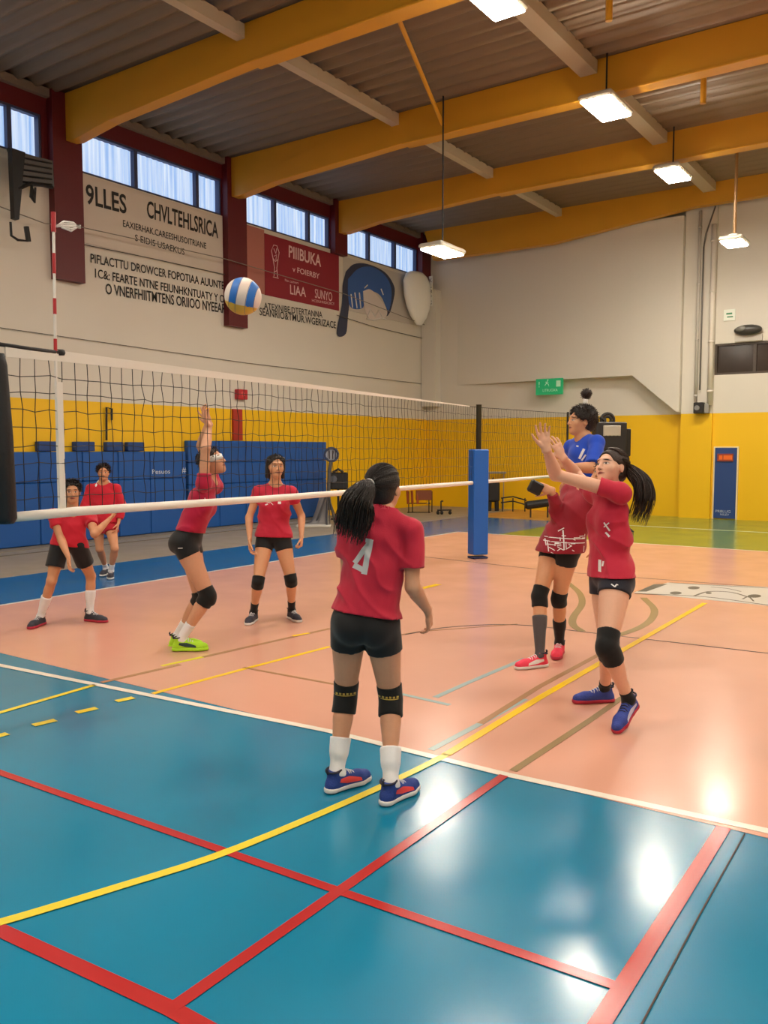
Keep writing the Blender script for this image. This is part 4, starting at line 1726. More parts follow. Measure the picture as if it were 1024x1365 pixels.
M_BR = mat('crimson_banner', (138, 26, 44), 0.6, scale=3)
r = empty('wall_banner', (XW, 15.8, 5.1), 'crimson banner with trophy drawing and white lettering', 'banner')
b = MB()
b.bb((XW + 0.002, 14.5, 5.14), (XW + 0.022, 17.22, 6.50))
b.build('banner_sheet', M_BR, r)
b = MB()
X1 = XW + 0.026
wtext(b, 'PIIIBUKA', (385, 343), (428, 356), 0.28, X1, 0.02)
wtext(b, 'v FOIERBY', (390, 362), (426, 372), 0.13, X1, 0.01)
wtext(b, 'LIAA', (387, 392), (408, 396), 0.22, X1, 0.01)
wtext(b, 'SUNYO', (420, 397), (443, 402), 0.22, X1, 0.006)
wtext(b, 'No comert', (380, 375), (398, 379), 0.06, X1, 0.0)
wtext(b, 'HCZIUHHDICIECT', (416, 402), (446, 407), 0.06, X1, 0.0)
b.build('lettering', mat('pale_pink_ink', (226, 190, 190), 0.6), r)
b = MB()
cx = on(367, 345, 0, X1)


def tr(y, z):
    return (X1 + 0.002, cx[1] + y, cx[2] + z)


for pth in ([(-.08, -.42), (.10, -.42)], [(-.05, -.40), (-.03, -.2), (-.08, .0)], [(.07, -.40), (.05, -.2), (.09, .0)],
            [(-.08, 0), (-.13, .16), (-.05, .30), (.06, .30), (.13, .16), (.09, 0), (0, -.06), (-.08, 0)],
            [(-.05, .22), (.02, .12), (.05, .24)], [(-.04, .05), (.04, .10), (.02, -.02)], [(-.03, -.3), (.04, -.26)]):
    b.tube([tr(*p) for p in pth], 0.010, 5)
b.build('trophy_drawing', mat('pale_pink_ink', (226, 190, 190), 0.6), r)
b = MB()
b.bb((XW + 0.001, 13.80, 5.15), (XW + 0.012, 14.5, 6.57))
pp = b.build('painted_panel', mat('salmon_wall_panel', (176, 112, 100), 0.6))
tag(pp, 'dusty salmon wall panel left of the crimson banner', 'panel')

# banner with a blue painted swirl
r = empty('wall_banner', (XW, 19, 5.2), 'banner with a blue and grey swirl picture beside the crimson banner', 'banner')
b = MB()
b.bb((XW + 0.002, 17.42, 5.2), (XW + 0.018, 20.85, 6.52))
b.build('banner_sheet', mat('pale_grey_banner', (196, 190, 182), 0.6), r)


def wpoly(name, pts, x, m, par, t=0.004):
    b = MB()
    c = catmull2([on(u, v, 0, x)[1:] for u, v in pts] + [on(pts[0][0], pts[0][1], 0, x)[1:]], len(pts) * 5 + 1)[:-1]
    b.prism([(x, p[0], p[1]) for p in c], (t, 0, 0))
    return b.build(name, m, par)


wpoly('dark_swirl', [(461, 362), (472, 352), (490, 352), (512, 362), (524, 378), (526, 392), (520, 416), (514, 420), (517, 395), (508, 376), (492, 366), (474, 372), (468, 390), (464, 420), (461, 445), (449, 445), (456, 405), (457, 380)], XW + 0.022, mat('dark_slate_ink', (52, 58, 82), 0.6), r)
wpoly('blue_swirl', [(464, 372), (478, 358), (496, 356), (514, 368), (522, 388), (518, 414), (508, 395), (496, 388), (486, 390), (484, 410), (468, 410), (464, 392)], XW + 0.027, mat('cobalt_ink', (54, 96, 168), 0.6), r)
wpoly('pale_swirl', [(484, 388), (494, 386), (506, 398), (516, 414), (512, 424), (494, 426), (486, 410)], XW + 0.032, mat('ivory_ink', (214, 204, 198), 0.6), r)
b = MB()
X3 = XW + 0.038
for pth in ([(490, 422), (494, 412), (500, 422), (505, 413), (510, 424)], [(489, 425), (498, 427), (508, 424), (515, 426)], [(468, 392), (470, 410)], [(473, 390), (476, 411)], [(479, 390), (481, 411)], [(486, 384), (490, 380)], [(508, 385), (511, 393)]):
    b.tube([on(u, v, 0, X3) for u, v in pth], 0.018, 5)
b.build('scribble', mat('white_scribble', (220, 218, 214), 0.6), r)

# white fabric cone hung at the wall end
b = MB()
c0 = on(557, 398, 0, XW + 0.25)
vs, fs = [], []
n, mrow = 14, 9
rows = [(0.70, 0.30, 0.14), (0.62, 0.50, 0.18), (0.40, 0.66, 0.20), (0.05, 0.64, 0.22), (-0.25, 0.54, 0.20), (-0.50, 0.36, 0.16), (-0.72, 0.12, 0.06)]
for (z, ry, rx) in rows:
    for k in range(n):
        a = 2 * math.pi * k / n
        vs.append((c0[0] + rx * math.cos(a), c0[1] + ry * math.sin(a) - 0.1 * z, c0[2] + z))
for j in range(len(rows) - 1):
    for k in range(n):
        l = (k + 1) % n
        fs.append((j * n + k, (j + 1) * n + k, (j + 1) * n + l, j * n + l))
fs.append(tuple(range(n)))
fs.append(tuple((len(rows) - 1) * n + k for k in range(n))[::-1])
b.add(vs, fs)
o = b.build('hanging_cloth', mat('white_cloth', (246, 246, 240), 0.7), None, True)
tag(o, 'rounded white cloth bundle hung on the wall by the hall corner', 'cloth')
r = empty('number_strip', on(574, 390, 0, XW + 0.2), 'narrow white vertical strip with black characters at the corner', 'sign')
q = on(574, 388, 1, YE - 0.34)
b = MB()
b.bb((q[0] - 0.06, YE - 0.335, q[2] - 0.42), (q[0] + 0.06, YE - 0.315, q[2] + 0.42))
b.build('strip_board', mat('sign_white', (226, 224, 216), 0.5), r)
b = MB()
for k, ch in enumerate('KL3FC'):
    text_on(b, ch, (q[0] - 0.045, YE - 0.338, q[2] + 0.25 - k * 0.155), (1, 0, 0), (0, 0, 1), 0.09, 0.10)
b.build('lettering', M_INK, r)

# wires along the left wall
for k, (pts, lab, x_) in enumerate((([(-20, 268), (60, 298), (105, 302), (300, 345), (460, 392), (566, 433)], 'thin upper wire strung along the left wall across the banners', XW + 0.24),
                                ([(107, 325), (200, 344), (300, 366)], 'dark cord below the big lettering banner', XW + 0.05),
                                ([(449, 420), (500, 436), (568, 452)], 'short thin wire under the blue swirl banner', XW + 0.05),
                                ([(-20, 434), (100, 451), (330, 484), (566, 512)], 'lowest thin grey wire crossing the plain white wall', XW + 0.03))):
    b = MB()
    b.tube([on(u, v, 0, x_) for u, v in pts], 0.009 if k != 3 else 0.006, 6)
    tag(b.build('wire', mat('dark_wire', (84, 78, 72), 0.5) if k != 0 else mat('pale_wire', (130, 122, 112), 0.5), None, True), lab, 'wire')

# folded backboard frame high on the left wall
r = empty('backboard', on(40, 240, 0, XW), 'dark folded basketball backboard frame high on the wall at left', 'backboard')
MDK = mat('dark_steel', (44, 44, 46), 0.45, metal=0.5)
MGS = mat('grey_steel_board', (92, 90, 90), 0.5, metal=0.3)
xx = XW + 0.35
wq = lambda u, v, x=xx: on(u, v, 0, x)
b = MB()
b.prism([wq(10, 199), (wq(28, 205)), wq(24, 250), wq(20, 294), wq(14, 292)], (0.12, 0, 0))
b.build('folded_arm', MDK, r)
bd = MB()
bd.prism([wq(28, 205), wq(68, 215), wq(70, 250), wq(28, 248)], (0.05, 0, 0))
bo = bd.build('board', MGS, r)
b = MB()
for k in range(5):
    b.tube([wq(29, 210 + 8 * k, xx + 0.07), wq(69, 218 + 7 * k, xx + 0.07)], 0.014, 5)
b.tube([wq(24, 252, xx + .1), wq(42, 244, xx + .1), wq(70, 250, xx + .1)], 0.03, 6)
b.tube([wq(27, 206, xx + .06), wq(27, 250, xx + .06)], 0.03, 6)
b.build('board_slats', MDK, bo)
b = MB()
b.tube([wq(42, 246, xx + .1), wq(43, 262, xx + .1), wq(46, 270, xx + .1), wq(47, 250, xx + .1)], [0.02, 0.05, 0.02, 0.02], 6)
b.tube([wq(14, 296), wq(15, 314), wq(24, 320), wq(36, 321), wq(36, 303)], 0.022, 6)
b.tube([wq(35, 302), wq(38, 322)], 0.045, 6)
b.tube([wq(12, 200, XW + 0.045), wq(12, 200, xx + .05)], 0.04, 6)
b.build('bracket', MDK, r)

# red alarm box and red duct
b = MB()
q = on(319, 526, 0, XW)
b.rbox((XW + 0.06, q[1], q[2]), (0.12, 0.30, 0.22), 0.02)
r = b.build('alarm_box', mat('alarm_red', (176, 26, 40), 0.4))
tag(r, 'small red alarm box on the white wall above the red strip', 'alarm')
b = MB()
b.ell((XW + 0.125, q[1] - 0.02, q[2]), (0.02, 0.06, 0.06))
b.build('alarm_dome', mat('alarm_dome_red', (210, 70, 70), 0.3), r)
b = MB()
b.bb((XW, 13.42, 1.86), (XW + 0.05, 13.70, 2.54))
tag(b.build('wall_strip', mat('dull_red_strip', (166, 40, 26), 0.5)), 'vertical red strip on the yellow wall below the alarm box', 'strip')
b = MB()
for du in (0, 5):
    pass
qa, qb = on(142, 543, 0, XW + 0.05), on(142, 587, 0, XW + 0.05)
qc = on(149, 545, 0, XW + 0.05)
qd = on(149, 560, 0, XW + 0.05)
b.tube([qb, qa, qc, qd], 0.022, 6)
tag(b.build('wall_hook', MDK), 'thin dark metal rail hooked on the yellow wall at left', 'hook')

# ---- padded wall mats: one object each
M_PAD = mat('blue_wall_pad', (12, 82, 160), 0.5, scale=2, var=0.05, bump=0.05)
edges = [5.0, 6.9, 8.65, 9.52, 10.30, 11.05, 11.97]
padz = 1.63
labs = {6.9: 'blue wall pad behind the net edge at far left', 8.65: 'narrow blue wall pad directly behind the crouching boy',
        9.52: 'blue wall pad behind the boy in the sweatshirt', 10.30: 'blue wall pad just right of the boy in the sweatshirt',
        11.05: 'last low blue wall pad before the taller pads begin', 5.0: 'blue wall pad cut by the left picture edge'}


def wall_pad(y0, y1, z1, label, rows=3, group=None):
    b = MB()
    n = 10
    for i in range(rows):
        za = 0.02 + (z1 - 0.02) * i / rows
        zb = 0.02 + (z1 - 0.02) * (i + 1) / rows - 0.006
        b.rbox((XW + 0.07, (y0 + y1) / 2, (za + zb) / 2), (0.13, y1 - y0 - 0.012, zb - za), 0.02)
    o = b.build('wall_pad', M_PAD)
    return tag(o, label, 'pad', group)


for i in range(len(edges) - 1):
    wall_pad(edges[i], edges[i + 1], padz, labs[edges[i]])
e2 = [12.03, 12.9, 13.7, 14.6, 15.5, 16.55]
l2_ = ['tall blue wall pad beside the reaching attacker', 'tall blue wall pad directly below the red strip', 'tall blue wall pad left of the standing woman',
       'tall blue wall pad right behind the standing woman', 'last tall blue wall pad beside the speaker stand']
for i in range(5):
    wall_pad(e2[i], e2[i + 1], 1.85, l2_[i], 4)
for k, (u0, u1, v0) in enumerate(((46, 70, 588), (95, 121, 590), (137, 159, 591), (165, 187, 590))):
    a, c = on(u0, 595, 0, XW)[1], on(u1, 595, 0, XW)[1]
    b = MB()
    b.rbox((XW + 0.07, (a + c) / 2, 1.72), (0.12, abs(c - a), 0.17), 0.015)
    tag(b.build('pad_block', mat('dark_blue_block', (18, 62, 124), 0.5)), ['leftmost dark blue block on top of the wall pads, beside the net band', 'dark blue block on the pads above the crouching boy', 'dark blue block on the pads above the boy in sweatshirt', 'rightmost small dark blue block on top of the low wall pads'][k], 'block')
b = MB()
q = on(203, 632, 0, XW + 0.14)
text_on(b, 'Pesuos', (XW + 0.142, q[1], q[2]), (0, 1, 0), (0, 0, 1), 0.45, 0.09)
text_on(b, '#', (XW + 0.142, q[1] + 0.75, q[2] + 0.0), (0, 1, 0), (0, 0, 1), 0.12, 0.11)
tag(b.build('pad_lettering', mat('white_pad_print', (210, 215, 225), 0.5)), 'small white lettering printed across the low blue wall pads', 'lettering')

# low grey step along the wall
b = MB()
b.bb((XW, YN, 0), (XW + 0.45, 16.6, 0.012))
structure(b.build('baseboard_left', mat('grey_step', (138, 128, 114), 0.6)))
b = MB()
b.bb((XW + 0.9, YN, 0), (XW + 0.94, 16.6, 0.01))
structure(b.build('trim_45', mat('dark_joint', (110, 100, 88), 0.7)))

# ---- net, posts and antenna
PF = np.array([-6.24, 11.22, 0])
kN = 4.55 / 6.05
PN = np.array([-4.55, 3.68 * kN, 0])
ND = nrm(PF - PN)


def net_pt(u, v):
    """where the pixel's ray meets the upright plane of the net"""
    n = np.array([-ND[1], ND[0], 0])
    d = ray(u, v)
    return CAM + d * ((PN - CAM) @ n / (d @ n))


pe = net_pt(757, 560)
LN = (pe - PN)[:2] @ ND[:2]
pl = net_pt(-30, 560)
S0 = (pl - PN)[:2] @ ND[:2]
ctrl = [(s, zt, zb) for s, zt, zb in [((net_pt(u, vt) - PN)[:2] @ ND[:2], net_pt(u, vt)[2], net_pt(u, vb)[2]) for u, vt, vb in
        ((12, 475, 690), (83, 481, 683), (340, 509, 666), (637, 543, 643), (757, 551, 633))]]
ss = [c[0] for c in ctrl]
ztop = lambda s: float(np.interp(s, ss, [c[1] for c in ctrl]))
zbot = lambda s: float(np.interp(s, ss, [c[2] for c in ctrl]))
net = empty('volleyball_net', (PN[0], PN[1], 1.2), 'black mesh volleyball net stretched across the court on white tapes', 'net')
rn = random.Random(7)
b = MB()
CELL = 0.108
ns = int((LN - 0.10) / CELL)
rows = 9
grid = {}
for i in range(ns + 1):
    s = 0.02 + i * CELL
    for j in range(rows + 1):
        t = j / rows
        z = zbot(s) + (ztop(s) - zbot(s)) * t
        w = 0.010 if 0 < j < rows else 0
        p = PN + ND * (s + rn.uniform(-w, w)) + np.array([-ND[1], ND[0], 0]) * rn.uniform(-w, w)
        grid[i, j] = np.array([p[0], p[1], z + rn.uniform(-w, w)])
for i in range(ns + 1):
    b.tube([grid[i, j] for j in range(rows + 1)], 0.0026, 4, cap=False)
for j in range(1, rows):
    b.tube([grid[i, j] for i in range(ns + 1)], 0.0026, 4, cap=False)
b.build('net_mesh', mat('black_net_cord', (26, 22, 22), 0.7), net)


def band(name, f0, f1, s0, s1, m, t=0.012, n=40):
    b = MB()
    for i in range(n):
        a, c = s0 + (s1 - s0) * i / n, s0 + (s1 - s0) * (i + 1) / n
        pa, pc = PN + ND * a, PN + ND * c
        nn = np.array([-ND[1], ND[0], 0]) * t / 2
        vs = []
        for p, s in ((pa, a), (pc, c)):
            for e in (-1, 1):
                for z in (f0(s), f1(s)):
                    vs.append((p[0] + nn[0] * e, p[1] + nn[1] * e, z))
        b.add(vs, [(0, 4, 5, 1), (2, 3, 7, 6), (1, 5, 7, 3), (0, 2, 6, 4)] + ([(0, 1, 3, 2)] if i == 0 else []) + ([(4, 6, 7, 5)] if i == n - 1 else []))
    return b.build(name, m, net)


M_TAPE = mat('white_net_tape', (226, 222, 214), 0.6)
sp_ = (PF - PN)[:2] @ ND[:2]
band('top_tape', lambda s: ztop(s) - 0.005, lambda s: ztop(s) + 0.065 - 0.058 * (s / sp_) ** 0.8, 0.02, sp_, M_TAPE)
b = MB()
b.tube([np.array([*(PN + ND * s)[:2], ztop(s)]) for s in np.linspace(sp_ * 0.6, LN, 20)], 0.006, 6)
b.build('top_cord', mat('black_net_cord', (26, 22, 22), 0.7), net)
b = MB()
pts = [np.array([*(PN + ND * s)[:2], zbot(s)]) for s in np.linspace(0.0, LN, 30)]
b.tube(pts, 0.030, 12)
b.build('bottom_tape', M_TAPE, net, True)
sa = ctrl[1][0] - 0.03
band('side_tape', lambda s: zbot(s) + 0.02, lambda s: zbot(s) + 0.80, sa - 0.030, sa + 0.018, M_TAPE, n=2, t=0.02)
# antenna
q0 = PN + ND * sa
an = MB()
wh = MB()
rd = MB()
top_z = net_pt(72, 283)[2]
pa = net_pt(75, 530)
pb_ = net_pt(71, 283)
seg = 11
wh.tube([pa, pb_], 0.0085, 8)
wa = wh.build('antenna', mat('antenna_white', (228, 222, 216), 0.4), net)
for k, (v0, v1) in enumerate(((282, 309), (337, 364), (397, 418), (451, 470))):
    rd = MB()
    f0 = (530 - v1) / (530 - 283)
    f1 = (530 - v0) / (530 - 283)
    rd.tube([pa + (pb_ - pa) * f0, pa + (pb_ - pa) * min(f1, 1.001)], 0.0105 if k else 0.014, 8)
    rd.build('red_band', mat('antenna_red', (176, 34, 44), 0.4), wa)
rb = MB()
qq = net_pt(75, 302)
for k in range(3):
    rb.tube([qq, net_pt(85, 295 + 3 * k), net_pt(98, 297 + 2 * k), net_pt(107, 304 - k * 2), net_pt(95, 302 + k * 3), net_pt(82, 303)], 0.006, 5)
rb.build('cord_loop', mat('white_cord', (220, 218, 214), 0.6), net, True)
rb = MB()
rb.tube([net_pt(-20, 456), net_pt(40, 465), net_pt(80, 470)], 0.012, 7)
rb.tube([net_pt(77, 470), net_pt(84, 470)], 0.02, 7)
rb.build('tension_rope', mat('black_rope', (24, 22, 24), 0.7), net, True)

# near net post with black padding, far post with blue padding
pn_ = net_pt(3, 560)
r = empty('net_post', (pn_[0], pn_[1], 0), 'black padded net post at the left picture edge', 'post')
b = MB()
pz0, pz1 = net_pt(8, 698)[2], net_pt(8, 472)[2]
b.tube([(pn_[0], pn_[1], pz0), (pn_[0], pn_[1], pz0 + 0.03), (pn_[0], pn_[1], pz0 + 0.5), (pn_[0], pn_[1], pz0 + 0.9), (pn_[0], pn_[1], pz1)], [0.045, 0.062, 0.055, 0.036, 0.022], 12)
b.build('post_pad', mat('black_pad', (22, 20, 24), 0.6, bump=0.4, scale=30), r, True)
b = MB()
qp = np.array([pn_[0], pn_[1], 0]) - RT * 0.24
b.tube([qp, (qp[0], qp[1], pz1 + 0.05)], 0.04, 10)
b.tube([qp, (qp[0], qp[1], 0.03)], 0.12, 14)
for zz in (pz0 + 0.3, pz1 - 0.05):
    b.tube([(qp[0], qp[1], zz), (pn_[0], pn_[1], zz)], 0.02, 10)
b.build('pole', MDK, r)

pf_ = fl(637, 744)
r = empty('net_post', (pf_[0], pf_[1], 0), 'net post wrapped in a bright blue square pad', 'post')
b = MB()
ax2 = [nrm(RT + HF * 0.35), nrm(HF - RT * 0.35), ZZ]
dpt = depth_of(pf_)
zt_ = at(637, 599, dpt)[2]
b.rbox((pf_[0], pf_[1], zt_ / 2 + 0.03), (0.25, 0.22, zt_ - 0.06), 0.02, ax2)
b.build('post_pad', mat('bright_blue_pad', (20, 96, 190), 0.45, scale=2), r)
b = MB()
b.rbox((pf_[0], pf_[1], 0.015), (0.26, 0.23, 0.03), 0.02, ax2)
b.build('base', mat('dark_base', (30, 40, 90), 0.5), r)
b = MB()
zp = at(637, 541, dpt)[2]
b.tube([(pf_[0], pf_[1], zt_ - 0.05), (pf_[0], pf_[1], zp)], 0.042, 14)
b.tube([(pf_[0], pf_[1], zp), (pf_[0], pf_[1], zp + 0.01)], 0.046, 14)
b.build('pole', mat('dark_olive_pole', (48, 44, 30), 0.4, metal=0.4), r)
# end stanchion of the net, mostly behind the players
pe2 = PN + ND * LN
r = empty('net_post', (pe2[0], pe2[1], 0), 'thin dark end pole of the net behind the blue jersey player', 'post')
b = MB()
b.tube([(pe2[0], pe2[1], 0), (pe2[0], pe2[1], ztop(LN) + 0.03)], 0.025, 10)
b.build('pole', MDK, r)
b = MB()
b.tube([(pe2[0], pe2[1], 0), (pe2[0], pe2[1], 0.03)], 0.14, 16)
b.build('base', MDK, r)

# ---- the ball
bc = at(324, 395, 5.0)
br = 24.5 * 5.0 / F
r = empty('volleyball', bc, 'blue, white and yellow volleyball flying above the net', 'ball')
bm_ = {}
M_BW = mat('ball_white', (232, 214, 204), 0.45)
M_BB = mat('ball_blue', (30, 110, 200), 0.45)
M_BY = mat('ball_yellow', (232, 176, 50), 0.45)
bx_ = nrm(RT * 1.0 - ZZ * 0.25)
bz_ = nrm(ZZ + RT * 0.25 - HF * 0.2)
bz_ = nrm(bz_ - bx_ * (bz_ @ bx_))
by_ = np.cross(bz_, bx_)


def panel(name, f, m):
    """part of the sphere where f(x,y,z) holds, slightly domed"""
    vs, fs = [], []
    nu, nv = 96, 48
    idx = {}

    def V(i, j):
        i %= nu
        if (i, j) not in idx:
            ph = math.pi * j / nv
            th = 2 * math.pi * i / nu
            d = np.array([math.sin(ph) * math.cos(th), math.sin(ph) * math.sin(th), math.cos(ph)])
            idx[i, j] = len(vs)
            vs.append(bc + (bx_ * d[2] + by_ * d[0] + bz_ * d[1]) * br)
        return idx[i, j]
    for i in range(nu):
        for j in range(nv):
            ph = math.pi * (j + .5) / nv
            th = 2 * math.pi * (i + .5) / nu
            # local: x = polar axis
            x, y, z = math.cos(ph), math.sin(ph) * math.cos(th), math.sin(ph) * math.sin(th)
            if f(x, y, z):
                a = [V(i, j), V(i, j + 1), V(i + 1, j + 1), V(i + 1, j)]
                a = [q for k, q in enumerate(a) if q not in a[:k]]
                fs.append(tuple(a))
    # pole vertices repeated are harmless
    return link(name, vs, fs, m, r, smooth=True)


def stripe(x, y, z):
    if z < -0.42:
        return 2
    q = abs(x - 0.10)
    if q < 0.26:
        return 0
    if q < 0.66:
        return 1
    return 0


panel('white_panel', lambda x, y, z: stripe(x, y, z) == 0, M_BW)
panel('blue_panel', lambda x, y, z: stripe(x, y, z) == 1, M_BB)
panel('yellow_panel', lambda x, y, z: stripe(x, y, z) == 2, M_BY)
b = MB()
for x0 in (-0.56, -0.16, 0.36, 0.76):
    rr = math.sqrt(1 - x0 * x0)
    b.tube([bc + (bx_ * x0 + (by_ * math.cos(a) + bz_ * math.sin(a)) * rr) * br * 1.002 for a in np.linspace(0, 6.283, 49)], 0.0014, 4)
b.build('seam', mat('ball_seam', (120, 110, 110), 0.6), r, True)

# ---- things at the end wall
b = MB()
q = on(744, 515, 1, YE - 0.46)
b.bb((-9.60, YE - 0.34, 3.10), (-8.85, YE - 0.27, 3.52))
r = b.build('exit_sign', mat('exit_green', (26, 150, 96), 0.4, emit=((30, 160, 100), 0.25)))
tag(r, 'green emergency exit sign with white figures over the yellow wall', 'sign')
b = MB()
yy = YE - 0.343
text_on(b, '!', (-9.52, yy, 3.30), (1, 0, 0), (0, 0, 1), 0.03, 0.15)
text_on(b, 'LITRUOXA', (-9.40, yy, 3.18), (1, 0, 0), (0, 0, 1), 0.42, 0.07)
b.build('sign_lettering', mat('sign_pale_green', (190, 235, 205), 0.4), r)
b = MB()


def sb(x, z, w, h):
    b.bb((x, yy - 0.004, z), (x + w, yy, z + h))


b.tube([(-9.34, yy, 3.34), (-9.30, yy, 3.40), (-9.27, yy, 3.46)], 0.010, 5)
b.tube([(-9.30, yy, 3.40), (-9.24, yy, 3.37), (-9.23, yy, 3.32)], 0.010, 5)
b.ell((-9.26, yy, 3.48), (0.018, 0.005, 0.018))
b.tube([(-9.33, yy, 3.43), (-9.24, yy, 3.42)], 0.008, 5)
sb(-9.02, 3.30, 0.12, 0.16)
b.build('sign_figure', mat('sign_pale_green', (190, 235, 205), 0.4), r)
r.location.x -= 0.10

MPIPE = mat('grey_conduit', (196, 190, 180), 0.4)
for k, (u, v0, v1, rad, lab, mm) in enumerate(((927, 282, 546, 0.035, 'left vertical conduit pipe on the end wall', MPIPE), (946, 300, 540, 0.06, 'thick pale vertical pipe on the end wall', mat('pale_pipe', (222, 214, 202), 0.4)), (933, 330, 520, 0.018, 'thin dark cable between the end wall pipes', mat('cable_grey', (110, 104, 98), 0.5)))):
    q0, q1 = on(u, v0, 1, YE - 0.30), on(u, v1, 1, YE - 0.30)
    b = MB()
    b.tube([(q1[0], YE - 0.30, q1[2]), (q1[0], YE - 0.30, q0[2])], rad, 10)
    if k < 2:
        for zz in np.linspace(q1[2] + 0.3, q0[2] - 0.4, 4):
            b.tube([(q1[0], YE - 0.30, zz), (q1[0], YE - 0.30, zz + 0.05)], rad * 1.25, 10)
            b.bb((q1[0] - 0.02, YE - 0.30, zz), (q1[0] + 0.02, YE - 0.222, zz + 0.04))
    else:
        b.tube([(q1[0], YE - 0.30, q0[2]), (q1[0] + 0.05, YE - 0.32, q0[2] + 0.3), (q1[0] + 0.25, YE - 0.32, q0[2] + 0.9)], rad, 8)
    tag(b.build('conduit', mm, None, True), lab, 'pipe')
b = MB()
q = on(933, 544, 1, YE - 0.3)
b.rbox((q[0], YE - 0.34, q[2]), (0.22, 0.24, 0.26), 0.02)
r = b.build('security_camera', mat('dark_housing', (34, 32, 32), 0.35))
tag(r, 'small black camera box at the foot of the wall pipes', 'camera')
b = MB()
b.tube([(q[0] - 0.02, YE - 0.46, q[2]), (q[0] - 0.02, YE - 0.49, q[2])], 0.06, 12)
b.build('lens', mat('lens_glass', (140, 140, 140), 0.1), r)
b = MB()
b.bb((q[0] + 0.12, YE - 0.36, q[2] - 0.12), (q[0] + 0.22, YE - 0.24, q[2] + 0.10))
b.build('mount', mat('silver_mount', (150, 146, 140), 0.4), r)
b = MB()
q = on(973, 420, 1, YE - 0.14)
b.bb((q[0] - 0.13, YE - 0.17, q[2] - 0.13), (q[0] + 0.13, YE - 0.141, q[2] + 0.13))
r = b.build('notice', mat('notice_white', (235, 240, 228), 0.5))
tag(r, 'small square white notice above the dark window', 'sign')
b = MB()
b.bb((q[0] - 0.07, YE - 0.174, q[2] + 0.01), (q[0] + 0.06, YE - 0.17, q[2] + 0.05))
b.bb((q[0] - 0.05, YE - 0.174, q[2] - 0.06), (q[0] + 0.08, YE - 0.17, q[2] - 0.03))
b.build('notice_marks', mat('green_marks', (70, 140, 100), 0.5), r)
b = MB()
q = on(998, 440, 1, YE - 0.2)
b.ell((q[0], YE - 0.26, q[2]), (0.31, 0.13, 0.12))
r = b.build('wall_speaker', mat('grey_speaker', (62, 60, 58), 0.4), None, True)
tag(r, 'dark oval speaker fixed above the dark window', 'speaker')
b = MB()
b.ell((q[0] - 0.12, YE - 0.33, q[2] + 0.02), (0.14, 0.07, 0.07))
b.build('grille', mat('light_grille', (120, 118, 112), 0.3), r, True)
b = MB()
b.bb((q[0] - 0.3, YE - 0.2, q[2] - 0.25), (q[0] + 0.3, YE - 0.141, q[2] - 0.1))
b.build('mount', mat('pale_mount', (190, 184, 174), 0.5), r)

# scoreboard equipment behind the blue player
qd_ = 17.0
e0 = at(816, 600, qd_)
r = empty('scoreboard_rig', (e0[0], e0[1], 0), 'black electronics rig with lamps on a stand behind the blue player', 'equipment')
AXR = [RT, HF, ZZ]
b = MB()
p = at(812, 588, qd_)
b.rbox(p, (0.62, 0.35, 0.75), 0.03, AXR)
p2 = at(828, 590, qd_ + 0.2)
b.rbox(p2, (0.32, 0.3, 0.55), 0.02, AXR)
b.build('cabinet', mat('black_cabinet', (30, 28, 28), 0.5), r)
b = MB()
p = at(816, 574, qd_ - 0.2)
b.rbox(p, (0.34, 0.04, 0.20), 0.01, AXR)
b.build('screen', mat('grey_screen', (170, 164, 150), 0.4), r)
b = MB()
p = at(810, 560, qd_)
for a, rr in ((0, 0.13), (0, 0.07)):
    b.tube([p + (RT * math.cos(t) + ZZ * math.sin(t)) * rr for t in np.linspace(0, 6.283, 17)], 0.03, 7)
b.tube([at(808, 572, qd_), at(806, 560, qd_), at(800, 556, qd_)], 0.04, 7)
b.tube([at(803, 562, qd_), at(803, 600, qd_)], 0.06, 8)
b.build('lamp_head', mat('dark_lamp_head', (40, 38, 36), 0.4), r)
b = MB()
p = at(797, 566, qd_)
b.tube([p, p + HF * 0.1], 0.10, 12)
b.build('reflector', mat('yellow_reflector', (214, 176, 60), 0.4), r)
b = MB()
f0_ = at(816, 640, qd_)
b.tube([(e0[0], e0[1], 0.0), (e0[0], e0[1], 1.5)], 0.04, 8)
for a in (0.3, 2.4, 4.5):
    b.tube([(e0[0], e0[1], 0.4), (e0[0] + 0.45 * math.cos(a), e0[1] + 0.45 * math.sin(a), 0.015)], 0.02, 6)
b.build('stand', MDK, r)
b = MB()
for k in range(5):
    p = at(806 + 5 * k, 580, qd_ - 0.2)
    b.box(p, (0.04, 0.01, 0.03), AXR)
b.build('indicator', mat('pale_indicator', (200, 200, 190), 0.4), r)

# stand with fan and camera beside the tall pads
cd = 17.5
c0 = at(449, 640, cd)
gz = fl(440, 694)
cd = depth_of(gz)
T_ = lambda u, v, d=0: at(u, v, cd + d)
r = empty('fan_stand', (gz[0], gz[1], 0), 'round fan head on a grey tripod stand beside the last tall pad', 'fan')
b = MB()
c = T_(442, 606)
b.tube([c + (RT * math.cos(t) + ZZ * math.sin(t)) * 0.155 for t in np.linspace(0, 6.283, 21)], 0.028, 8)
b.build('fan_ring', mat('slate_ring', (62, 74, 104), 0.4), r, True)
b = MB()
b.tube([c + HF * 0.02, c + HF * 0.06], 0.15, 20)
b.build('fan_disc', mat('pale_disc', (180, 184, 196), 0.5), r)
b = MB()
for x, mm in ((-0.05, 0), (0.03, 0), (0.09, 0)):
    b.box(c + RT * x - HF * 0.005, (0.025, 0.01, 0.2), AXR)
b.build('fan_blades', mat('dark_blades', (60, 50, 60), 0.5), r)
b = MB()
b.tube([T_(441, 616), T_(439, 632), T_(438, 660), (gz[0], gz[1], 0.25)], 0.045, 8)
